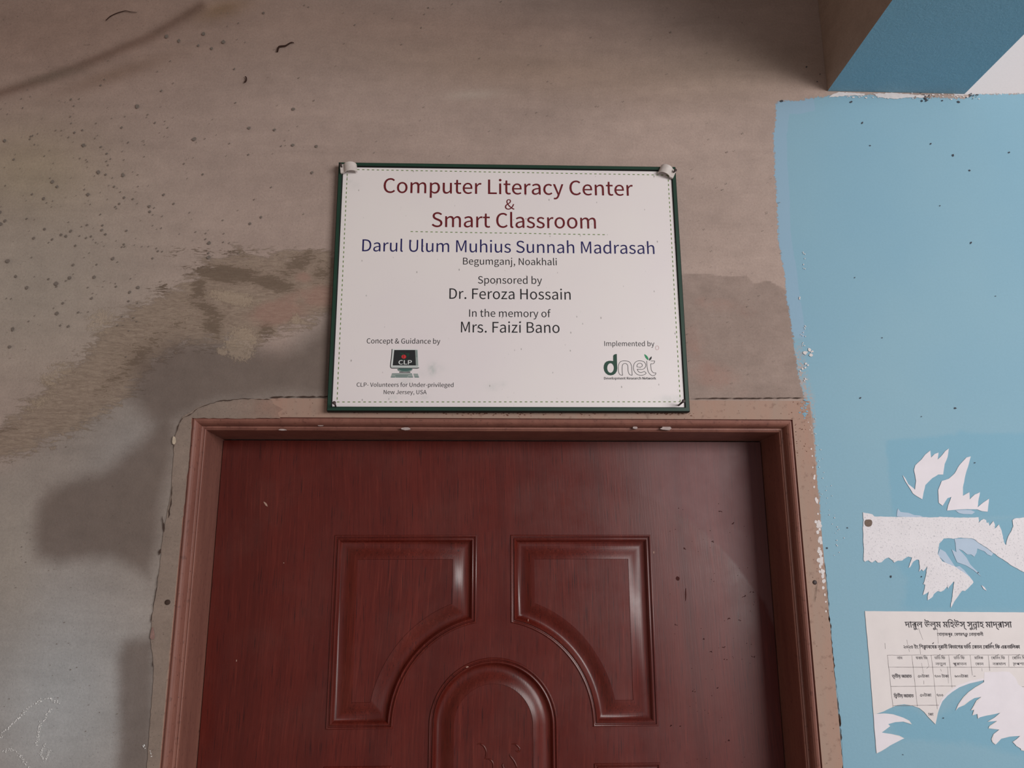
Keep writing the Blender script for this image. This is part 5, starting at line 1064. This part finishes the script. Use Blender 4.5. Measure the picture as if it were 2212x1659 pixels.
# round-lettered logo at the lower right
LO = MB()
def lg(pts): return [sl(1290 + x / 15.8, 755 + y / 15.8) for x, y in pts]
def ell(cx, cy, rx, ry, n=28): return [(cx + rx * cos(2 * pi * k / n), cy + ry * sin(2 * pi * k / n)) for k in range(n)]
logo = MB().build('logo', INK_DARKGREEN, SIGN) if False else None
dd = [(545,395),(545,215),(570,180),(610,160),(670,152),(676,400),(686,640),(672,740),(620,820),(550,868),(462,884),(370,868),(290,810),(240,730),(220,630),(228,540),(262,460),(320,410),(400,385),(470,385)]
LO.plate([lg(dd), lg(ell(455, 632, 112, 162)[::-1])], LY, LY, 0)
def stroke(pts, closed=False, w=0.00078): LO.ribbon(lg(pts), w, LY - .00005, closed, 1)
def cat(pts, closed=False, k=5):
    q = [Vector(p) for p in pts]; n = len(q); out = []
    for i in range(n if closed else n - 1):
        g = (lambda j: q[j % n]) if closed else (lambda j: q[max(0, min(n - 1, j))])
        p0, p1, p2, p3 = g(i - 1), g(i), g(i + 1), g(i + 2)
        for t in [s_ / k for s_ in range(k)]:
            v_ = .5 * ((2 * p1) + (p2 - p0) * t + (2 * p0 - 5 * p1 + 4 * p2 - p3) * t * t + (3 * p1 - p0 - 3 * p2 + p3) * t ** 3); out.append((v_.x, v_.y))
    if not closed: out.append(tuple(q[-1]))
    return out
stroke(cat([(870,880),(790,865),(745,810),(728,740),(722,600),(742,490),(800,415),(880,390),(960,390),(1060,405),(1130,460),(1168,550),(1178,650),(1196,880)]))
stroke(cat([(1196,880),(1120,862),(1075,800),(1055,720),(1050,600),(1035,530),(990,485),(940,478),(890,495),(860,545),(850,620),(852,740),(868,880)]))
stroke([(868,880),(872,881)])
stroke(cat([(1370,670),(1500,680),(1590,660),(1645,600),(1658,540),(1640,470),(1580,410),(1480,387),(1390,390),(1310,430),(1260,500),(1236,600),(1250,700),(1300,790),(1380,855),(1480,882),(1580,870),(1640,840),(1672,812)]))
stroke(cat([(1672,812),(1650,780),(1605,752),(1560,770),(1500,785),(1440,775),(1395,735),(1372,690),(1370,670)]))
stroke(cat([(1360,585),(1365,530),(1400,485),(1450,470),(1505,480),(1540,525),(1535,570),(1490,600),(1430,602),(1380,598)], True), True)
stroke(cat([(1692,385),(1700,520),(1712,640),(1745,760),(1800,840),(1870,888),(1930,888),(1985,860),(2002,820),(2005,795)]))
stroke(cat([(2005,795),(1950,800),(1890,770),(1850,700),(1835,620),(1828,495),(1870,492),(1920,480),(1955,440),(1965,392)]))
stroke([(1965,392),(1830,392)])
LO.plate([lg(smooth_poly([(1598,150),(1660,185),(1720,240),(1752,310),(1752,355),(1730,362),(1690,330),(1640,270)]))], LY - .0001, LY - .0001, 2)
LO.plate([lg(smooth_poly([(1860,225),(1862,290),(1840,340),(1795,375),(1770,380),(1765,350),(1790,290)]))], LY - .0001, LY - .0001, 3)
lo = LO.build('logo', [INK_DARKGREEN, INK_CHAR, INK_LEAF, INK_CHAR], SIGN); lo['label'] = 'logo of rounded letters with two small leaves'
mb = MB(); a, b_ = sl(1305, 819.7), sl(1417.2, 819.7)
letter_line(mb, 'Development Research Network', a[0], b_[0], a[1], b_[1], LY, LATIN, 0.0041 / CAPH, 0.0001)
mb.build('lettering', INK_BLACK, SIGN)

# drawing of a desktop computer at the lower left
PC = MB()
def pc(pts): return [sl(820 + x / 15.8, 740 + y / 15.8) for x, y in pts]
e1, e2, e3 = LY, LY - .00012, LY - .00024
PC.plate([pc([(425,225),(1300,235),(1335,870),(420,880),(385,850),(378,780)])], e1, e1, 1)
PC.ribbon(pc(cat([(428,225),(405,500),(378,740),(375,820),(400,868),(460,876)]) + [(1290,878),(1345,858)]), 0.0013, e2, False, 2)
PC.plate([pc([(1215,250),(1290,255),(1318,790),(1240,790)])], e2, e2, 0)
PC.plate([pc([(415,822),(1310,822),(1310,842),(420,842)])], e2, e2, 0)
PC.plate([pc([(500,255),(1215,255),(1240,785),(445,785)])], e2, e2, 2)
for y in (292, 340, 387, 434, 482): PC.plate([pc([(1250,y-9),(1285,y-9),(1288,y+9),(1252,y+9)])], e3, e3, 3)
PC.plate([pc(smooth_poly([(615,885),(1125,885),(1120,935),(1060,985),(960,1005),(800,1005),(690,990),(610,940)]))], e2, e2, 3)
PC.plate([pc([(690,885),(1100,885),(1070,930),(990,945),(780,945),(700,925)])], e3, e3, 4)
PC.ribbon(pc(cat([(640,925),(700,965),(800,992),(950,992),(1060,960),(1120,915)])), 0.0012, e3, False, 0)
PC.plate([pc([(680,1000),(1045,1000),(1055,1028),(670,1028)])], e2, e2, 2)
PC.plate([pc([(425,1062),(1105,1062),(1145,1190),(380,1190)])], e2, e2, 0)
PC.plate([pc([(1155,1062),(1305,1062),(1345,1185),(1195,1185)])], e2, e2, 0)
PC.ribbon(pc([(425,1062),(1105,1062)]), 0.0008, e3, False, 4)
PC.ribbon(pc([(540,1130),(970,1130)]), 0.0009, e3, False, 4)
for x0_, x1_ in ((385, 530), (555, 950), (980, 1145), (1195, 1345)): PC.ribbon(pc([(x0_,1180),(x1_,1180)]), 0.0011, e3, False, 4)
for q in ([(680,335),(780,370),(740,400)], [(790,340),(860,430),(760,420)], [(870,370),(1020,372),(1010,410),(880,400)], [(930,420),(1020,415),(960,490)], [(660,440),(760,430),(740,470)], [(860,560),(960,560),(900,600)], [(740,580),(800,560),(850,600)], [(930,500),(980,480),(990,520)]):
    PC.plate([pc(q)], e3, e3, 5)
PC.plate([pc(ell(828, 485, 80, 68))], LY - .0003, LY - .0003, 6)
PC.plate([pc([(805,430),(822,425),(818,540),(800,530)])], LY - .00034, LY - .00034, 2)
pcd = PC.build('computer_drawing', [INK_GREY, INK_PALE, INK_CHAR, INK_TEAL, INK_TEAL, INK_DARKGREEN, INK_RED], SIGN)
pcd['label'] = 'printed drawing of a grey desktop computer with a black screen'
mb = MB(); a, b_ = pc([(650, 748), (1095, 748)])
letter_line(mb, 'CLP', a[0], b_[0], a[1], b_[1], LY - .0003, LATIN, 0.0072 / CAPH, 0.00025)
mb.build('screen_lettering', INK_PALE, pcd)
# small pinkish ring stain
mb = MB(); mb.ribbon([sl(*p) for p in ell(1419.5, 751.5, 3.6, 4.4, 18)], 0.0008, LY, True); mb.build('ring_stain', plain('pink_stain', rgb(206, 176, 176), .6, .2, .1), SIGN)

# ---------------------------------------------------------------- nails, clips, twigs
def nail(name, base, head, y_base, y_head, r, hr, label, group=None):
    """Nail standing out of the sign: base and head are where its two ends are seen."""
    bx, bz = at(*base, y_base); hx, hz = at(*head, y_head)
    t = thing(name, (bx, y_base, bz), label, 'nail', group)
    d = Vector((hx - bx, y_head - y_base, hz - bz)); u_ = d.normalized()
    s_ = MB(); s_.tube([-u_ * 0.006, d * .5 + Vector((0.0004, 0, 0.0004)), d * .97], [r, r, r], 10); s_.build('shank', RUST, t, True)
    h_ = MB(); h_.tube([d * .94, d * .955, d * .985, d], [r * 1.05, hr, hr, hr * .82], 14); h_.build('nail_head', RUST, t, True)
    return t
nail('nail', (725.5, 880.5), (721.8, 870), -0.0118, -0.040, 0.0014, 0.0030, 'bent iron nail at the lower left corner of the white sign')
nail('nail', (1465.5, 876), (1477, 866), -0.0118, -0.042, 0.0016, 0.0030, 'rusty iron nail at the lower right corner of the white sign')

def clip(corner, ang, flip, label):
    cx, cz = at(*corner, SF)
    t = thing('cable_clip', (cx, SF - .0006, cz), label, 'cable clip', 'white plastic clips on the top corners of the sign')
    t.rotation_euler = (radians(0), radians(ang), 0)
    R, th, H = 0.0118, 0.0013, 0.0150
    mb = MB(); n = 18
    vs = []
    for k in range(n + 1):
        a = pi * k / n
        for r_ in (R, R - th):
            for z in (-H / 2, H / 2):
                vs.append((-r_ * cos(a), -r_ * .95 * sin(a), z + (.0016 * sin(a) if z > 0 else 0)))
    fs = []
    for k in range(n):
        i, j = 4 * k, 4 * (k + 1)
        fs += [(i, j, j + 1, i + 1), (i + 2, i + 3, j + 3, j + 2), (i, i + 2, j + 2, j), (i + 1, j + 1, j + 3, i + 3)]
    fs += [(0, 1, 3, 2), (4 * n, 4 * n + 2, 4 * n + 3, 4 * n + 1)]
    mb.add(vs, fs)
    s_ = -1 if flip else 1
    # lug beside the arch that takes the nail
    lx0, lx1 = sorted((-s_ * (R - .0012), -s_ * (R + .0052)))
    mb.box((lx0, -0.0042, -H / 2), (lx1, 0.0, H / 2 + .0015))
    body = mb.build('clip_body', PVC, t); 
    for p in body.data.polygons: p.use_smooth = len(p.vertices) == 4 and abs(p.normal.z) < .5
    try: body.data.set_sharp_from_angle(angle=radians(40))
    except Exception: pass
    nx = -s_ * (R + .0022)
    h_ = MB(); h_.tube([(nx, -.003, .0035), (nx - s_ * .001, -.0100, .0050)], .0013, 10); h_.tube([(nx - s_ * .001, -.0095, .0049), (nx - s_ * .0011, -.0112, .0052)], .0026, 12)
    h_.build('clip_nail', RUST, t, True)
    return t
clip((757, 366), -7, False, 'white plastic clip nailed over the top left corner of the sign')
clip((1437, 372), 24, True, 'white plastic clip nailed over the top right corner of the sign')

def pin(px_, py_, y, r, mat, label, cat='nail', name='nail'):
    x, z = at(px_, py_, y); mb = MB(); n = 16
    vs, fs = [], []
    for q, (rr, yy) in enumerate(((r, 0.001), (r, -0.0006), (r * .8, -0.0013), (r * .35, -0.0016))):
        vs += [(rr * cos(2 * pi * k / n), yy, rr * sin(2 * pi * k / n)) for k in range(n)]
        if q: fs += [((q - 1) * n + k, (q - 1) * n + (k + 1) % n, q * n + (k + 1) % n, q * n + k) for k in range(n)]
    fs.append(tuple(3 * n + k for k in range(n)))
    o = mesh(name, vs, fs, mat, None, True); o.location = (x, y, z)
    return tag(o, label, cat)
pin(362, 1301, -0.0026, 0.0040, CRACK, 'dark round nail head in the plaster left of the door frame')
pin(1760, 1258, -0.0012, 0.0036, RUST, 'dark round nail head in the right face of the door frame')

def twig(pts, r, y, label):
    P = [(*at(px_, py_, y),) for px_, py_ in pts]
    x0, z0 = P[0]
    mb = MB(); m = len(P)
    mb.tube([(x - x0, -0.0006 * sin(pi * i / (m - 1)), z - z0) for i, (x, z) in enumerate(P)], [float(r * q) for q in np.interp(np.linspace(0, 1, m), [0, .15, .8, 1], [.9, 1.1, .8, .4])], 7)
    o = mb.build('dry_strand', DARK_WOOD, None, True); o.location = (x0, y, z0)
    return tag(o, label, 'strand')
twig(cat([(599,112),(601,105),(604,101),(612,100),(618,99),(624,95),(630,92),(635,93)]), 0.0016, -0.0034, 'thick dark bent strand stuck to the plaster up left of the sign')
twig(cat([(229,44),(238,36),(250,30),(262,26),(272,24),(284,26),(296,27)]), 0.0008, -0.0068, 'long thin dark strand at the top left of the plaster wall')
twig(cat([(528,178),(532,174),(532,168),(529,165)]), 0.0013, -0.0034, 'short hooked dark strand below the thick bent one')

# ---------------------------------------------------------------- papers on the blue wall
def sheet_of(name, outline, mat, label, cat, y=-0.0004, t=0.0003, jag=(5, .8), group=None):
    P = poly(rough_poly(outline, *jag)) if jag else poly(outline)
    x0, z0 = min(p[0] for p in P), min(p[1] for p in P)
    mb = MB(); mb.plate([[(x - x0, z - z0) for x, z in P]], 0.0, -t)
    o = mb.build(name, mat); o.location = (x0, y, z0)
    return tag(o, label, cat, group), (x0, z0)
def c6(pts): return [(1650 + x / 3.936, 850 + y / 3.936) for x, y in pts]
def cw(pts): return [(1840 + x / 5.946, 1090 + y / 5.946) for x, y in pts]
def c7(pts): return [(1812 + x / 4.62, 1300 + y / 4.62) for x, y in pts]
# wide peeled strip
main = cw([(138,100),(200,112),(262,125),(285,152),(400,155),(600,158),(900,162),(1000,165),(1150,158),(1400,168),(1625,163),(1628,235),(1650,205),(1690,185),(1722,200),(1728,235),(1755,230),(1765,275),(1815,210),(1835,260),(1830,310),(1885,255),(1900,290),(1925,360),(1950,480),(1965,510),
           (1980,520),(1985,470),(2005,410),(2040,350),(2070,280),(2060,200),(2085,180),(2215,165),(2560,150),(2560,900),(2215,870),(2170,850),(2120,820),(2060,790),(1960,720),(1880,670),(1820,625),(1740,560),(1640,500),(1560,440),(1480,430),(1400,425),(1300,440),(1230,430),(1180,435),(1150,470),(1120,500),(1110,560),(1100,640),
           (1160,730),(1260,770),(1330,800),(1420,860),(1500,920),(1560,995),(1545,1020),(1490,1075),(1450,1110),(1415,1105),(1370,1165),(1330,1220),(1295,1280),(1268,1325),(1270,1270),(1290,1180),(1300,1080),(1310,985),(1270,1030),(1230,1080),(1225,1050),(1180,1100),(1140,1120),(1100,1110),(1050,1150),(1035,1185),(970,1230),(970,1180),(985,1120),(940,1150),(910,1160),(930,1090),(940,1030),(915,1020),(930,985),(950,900),(965,790),(940,830),(910,855),(895,830),(860,860),(870,790),(860,710),(830,705),(790,730),(745,805),(725,810),(755,730),(770,680),(720,668),(680,690),(640,720),(590,720),(540,745),(520,715),(470,680),(420,700),(380,740),(330,745),(300,715),(255,745),(210,715),(165,735),(148,715),(152,560),(145,420),(140,320),(150,200)])
sheet_of('peeled_paper', main, PAPER_PEEL, 'wide white strip of peeled rough paper above the printed notice', 'paper remnant', -0.0006, 0.0003, (4, .55))
sheet_of('paper_scrap', c6([(1178,695),(1200,720),(1225,770),(1283,818),(1292,745),(1275,650),(1285,612),(1340,560),(1370,520),(1413,485),(1420,545),(1450,515),(1483,503),(1475,562),(1500,540),(1540,490),(1570,468),(1560,540),(1535,600),(1522,690),(1480,690),(1430,720),(1370,780),(1345,900),(1318,885),(1265,850),(1235,800),(1200,745)]), PAPER_TORN, 'torn white paper scrap with three points and a thin tail', 'paper remnant', -0.0006, 0.0003, (6, .3))
sheet_of('paper_scrap', c6([(1757,535),(1740,600),(1715,680),(1690,800),(1690,870),(1745,840),(1748,900),(1790,860),(1835,840),(1820,920),(1815,968),(1860,930),(1912,895),(1900,1005),(1850,1000),(1810,985),(1700,985),(1555,995),(1565,950),(1592,880),(1560,890),(1518,955),(1485,930),(1480,820),(1510,745),(1570,725),(1620,680),(1660,610),(1720,545)]), PAPER_TORN, 'torn white paper scrap like a tall blade with a toothed foot', 'paper remnant', -0.0006, 0.0003, (6, .3))
sheet_of('paper_scrap', cw([(575,150),(580,90),(590,50),(625,95),(720,105),(800,135),(870,140),(920,158),(700,160)]), PAPER_THIN, 'small bluish film of paper on the top edge of the peeled strip', 'paper remnant', -0.0004, 0.0002, (6, .3))
sheet_of('paper_scrap', cw([(1100,650),(1130,570),(1200,610),(1260,700),(1300,760),(1330,800),(1380,790),(1440,840),(1490,900),(1560,985),(1500,925),(1420,862),(1330,803),(1200,745)]), PAPER_THIN, 'bluish translucent film of paper along the lower torn tongue', 'paper remnant', -0.0004, 0.0002, (6, .3))
sheet_of('paper_scrap', cw([(1315,440),(1480,432),(1560,445),(1640,505),(1740,565),(1815,625),(1790,660),(1740,640),(1700,600),(1610,565),(1600,620),(1570,670),(1530,640),(1480,640),(1420,590),(1370,570),(1470,680),(1520,770),(1600,850),(1660,925),(1560,840),(1460,780),(1350,740),(1310,650),(1280,575),(1340,610),(1330,500)]), PAPER_THIN, 'bluish film of paper under the arch of the peeled strip', 'paper remnant', -0.0004, 0.0002, (6, .3))
sheet_of('paper_scrap', cw([(1660,1035),(1700,1060),(1728,1105),(1690,1085)]), PAPER_TORN, 'tiny white sliver of paper right of the torn tongue', 'paper remnant', -0.0006, 0.0004, None)
sheet_of('paper_scrap', cw([(1330,75),(1420,68),(1530,72),(1580,95),(1540,125),(1440,122),(1370,108)]), PAPER_THIN, 'small bluish film of paper below the toothed scrap', 'paper remnant', -0.0004, 0.0002, (6, .3))
# hole where a fixing was torn out
x, z = at(1875.5, 1130, -0.0011)
mb = MB(); mb.plate([[(px_ / 1310, -py_ / 1310) for px_, py_ in smooth_poly([(-7,-6),(0,-8),(8,-7),(9,0),(5,7),(-2,8),(-8,4)])]], 0.0004, -0.0007)
o = mb.build('mud_plug', plain('brown_mud', rgb(120, 104, 94), .95, .1, .25, 500)); o.location = (x, -0.0011, z)
tag(o, 'brown dab of mud on the left end of the peeled paper strip', 'mud')

# printed notice, torn away below
note = c7([(258,92),(600,95),(1200,100),(1848,105),(2300,108),(2300,1540),(1848,1488),(1815,1480),(1812,1440),(1765,1440),(1785,1402),(1728,1400),(1772,1368),(1805,1337),(1700,1345),(1620,1365),(1570,1390),(1560,1425),(1530,1400),(1520,1370),(1540,1320),(1597,1275),(1490,1262),(1500,1238),(1575,1188),(1480,1195),(1550,1155),(1607,1106),(1500,1130),(1420,1142),(1385,1165),(1378,1118),(1330,1132),(1345,1078),(1315,1082),(1335,1050),(1370,985),(1418,948),(1350,960),(1300,990),(1250,1030),(1190,1055),(1162,1085),(1190,1020),(1240,950),(1290,900),(1360,850),(1445,800),(1445,780),(1390,785),(1300,812),(1200,850),(1130,895),(1080,935),(1030,990),(1003,1055),(985,1110),(962,1222),(930,1190),(890,1150),(850,1100),(800,1060),(730,1035),(650,1022),(580,1030),(500,1065),(440,1095),(370,1118),(450,1113),(540,1122),(640,1155),(700,1185),(726,1222),(640,1195),(560,1200),(490,1220),(510,1240),(455,1282),(424,1305),(520,1318),(600,1335),(652,1362),(540,1400),(500,1440),(420,1490),(374,1512),(355,1300),(340,1080),(318,800),(296,520),(275,300)])
NOTE, (nx0, nz0) = sheet_of('notice_sheet', note, PAPER, 'torn white notice with printed lines and a fee table on the blue wall', 'notice', -0.0006, 0.0003, (9, .25))
NY = -0.00034
core = MB()
def ncore(pts): core.plate([[(x - nx0, z - nz0) for x, z in poly(c7(pts))]], -0.0003, -0.00045)
ncore([(1448,702),(1560,700),(1640,695),(1700,700),(1760,760),(1790,830),(1848,860),(2250,880),(2250,1500),(1848,1480),(1820,1470),(1770,1438),(1735,1400),(1810,1337),(1700,1343),(1620,1362),(1565,1420),(1530,1395),(1545,1320),(1600,1275),(1500,1255),(1580,1188),(1490,1193),(1560,1150),(1610,1106),(1500,1126),(1390,1155),(1380,1118),(1340,1125),(1350,1070),(1330,1075),(1340,1050),(1420,948),(1350,955),(1300,985),(1200,1045),(1170,1075),(1200,1015),(1290,905),(1445,802)])
ncore([(374,1118),(450,1115),(540,1124),(640,1157),(715,1210),(640,1193),(560,1198),(490,1218),(505,1240),(450,1282),(424,1303),(520,1320),(645,1362),(500,1437),(376,1508),(356,1300),(344,1125)])
ncore([(1000,1060),(1030,992),(1080,937),(1130,897),(1200,852),(1300,814),(1440,782),(1440,760),(1300,790),(1180,835),(1080,905),(1020,970),(985,1060)])
core.build('torn_core', PAPER_TORN, NOTE)
rules = MB()
def nl(p): x, z = at(*p); return (x - nx0, z - nz0)
def rule(a, b_, w=0.9):
    p = rough_poly([a, b_], 10, .25, False); rules.ribbon([nl(q) for q in p], [w * random.uniform(.7, 1.2) / 1310 for _ in p], NY)
for a, b_ in [((1916,1415.2),(2235,1414.6)),((1918.3,1441),(2235,1441.4)),((1923.3,1482.8),(2063.6,1481.6)),((2200.4,1483.5),(2235,1483.6)),((1928.2,1524.4),(2030.5,1523.2)),((1916.2,1415),(1928.5,1528)),((1969.1,1416),(1981.1,1526)),((2010.7,1414.5),(2024,1532)),((2048.8,1414.5),(2055.9,1485)),((2094.6,1414.5),(2099.6,1458.8)),((2134.1,1416),(2137.2,1449)),((2177.9,1416),(2178.6,1440))]:
    rule(a, b_)
for a, b_ in [((1983,1355),(1993,1382)),((2024,1358),(2026,1390)),((1958,1382),(1964,1408)),((1986,1397),(1988,1413)),((1990,1432),(1994,1455)),((2001,1444),(2005,1440)),((2046,1440),(2048,1476)),((1995,1470),(1995,1478)),((2033,1450),(2031,1445)),((1911,1389),(1912,1402)),((2002,1420),(2006,1440)),((2120,1443),(2121,1450))]:
    rule(a, b_, .7)
rules.build('table_rules', NOTICE_LINE, NOTE)
MAH = max(p[1] for l in BENGALI['ম'][1] for p in l)
def bline(mb, txt, xl, xr, head_, base_, bold=0.0):
    a, b_ = nl((xl, base_)), nl((xr, base_))
    h = abs(nl(((xl + xr) / 2, head_))[1] - nl(((xl + xr) / 2, base_))[1])
    letter_line(mb, txt, a[0], b_[0], a[1], b_[1], NY, BENGALI, h / MAH, bold)
tl = MB(); bline(tl, 'দারুল উলুম মহিউস্ সুন_নাহ মাদ্রাসা'.replace('মহি', 'মিহ'), 1955, 2185.6, 1343.3, 1355.4, 0.00022); tl.build('title_lettering', NOTICE_INK, NOTE)
tl = MB(); bline(tl, '(েখায়াজপুর , েবগমগঞ_জ ,েনায়াখালী', 2024, 2123.6, 1367.3, 1373.4, 0.0001); tl.build('place_lettering', NOTICE_INK, NOTE)
tl = MB(); bline(tl, '২০২৩ ইং িশক_ষাবেষ^র নূরানী িবভােগর ভিত^ ,েবতন ,েবািড^ং িফ এর-তািলকা ঃ'.replace('ঃ', ':'), 1951.5, 2202.5, 1394, 1400.8, 0.00018); tl.build('heading_lettering', NOTICE_INK, NOTE)
tl = MB()
for txt, xl, xr, h_, b_ in [('নাম',1937.4,1949,1418.5,1424),('ফরম িফ',1978,2002.8,1418.5,1424),('ভিত^ িফ',2018.2,2041.5,1418.5,1424),('(নতুন)',2020.6,2043,1431.5,1436.8),('ভিত^ িফ',2059.8,2083.4,1418.5,1424),('(পুরাতন)',2058.3,2087.6,1431.5,1436.8),('মািসক',2104.5,2123.6,1418.5,1424),('েবতন',2107,2124,1431.5,1436.8),('েবািড^ং িফ',2140.9,2170.5,1418.5,1424),('(নরমাল)',2144,2172.2,1431.5,1436.8),('েবািড^ং িফ',2186.3,2216,1418.5,1424),('(স_েপশাল)',2187.7,2219,1431.5,1436.8)]:
    bline(tl, txt, xl, xr, h_, b_, 0.00005)
tl.build('header_lettering', NOTICE_INK, NOTE)
tl = MB()
for txt, xl, xr, h_, b_, bo in [('তৃতীয় জামাত',1926.5,1969.1,1457.8,1463.9,.0002),('৫০টাকা',1982.5,2006.8,1458,1463.5,.0001),('৭০০ টাকা',2018.9,2049.2,1458,1463.5,.0001),('৬০০টাকা',2061.8,2091.1,1458,1463.5,.0001),('-',2102.7,2106.7,1454,1462,.0003),('িদ_বতীয় জামাত',1930.7,1973.3,1500,1506.3,.0002),('৫০টাকা',1987.2,2011.4,1498.8,1504.6,.0001),('৭০০',2023.1,2037,1498.8,1504.6,.0001),('াকা',2005,2016,1540.4,1546,.0001)]:
    bline(tl, txt, xl, xr, h_, b_, bo)
tl.build('row_lettering', NOTICE_INK, NOTE)
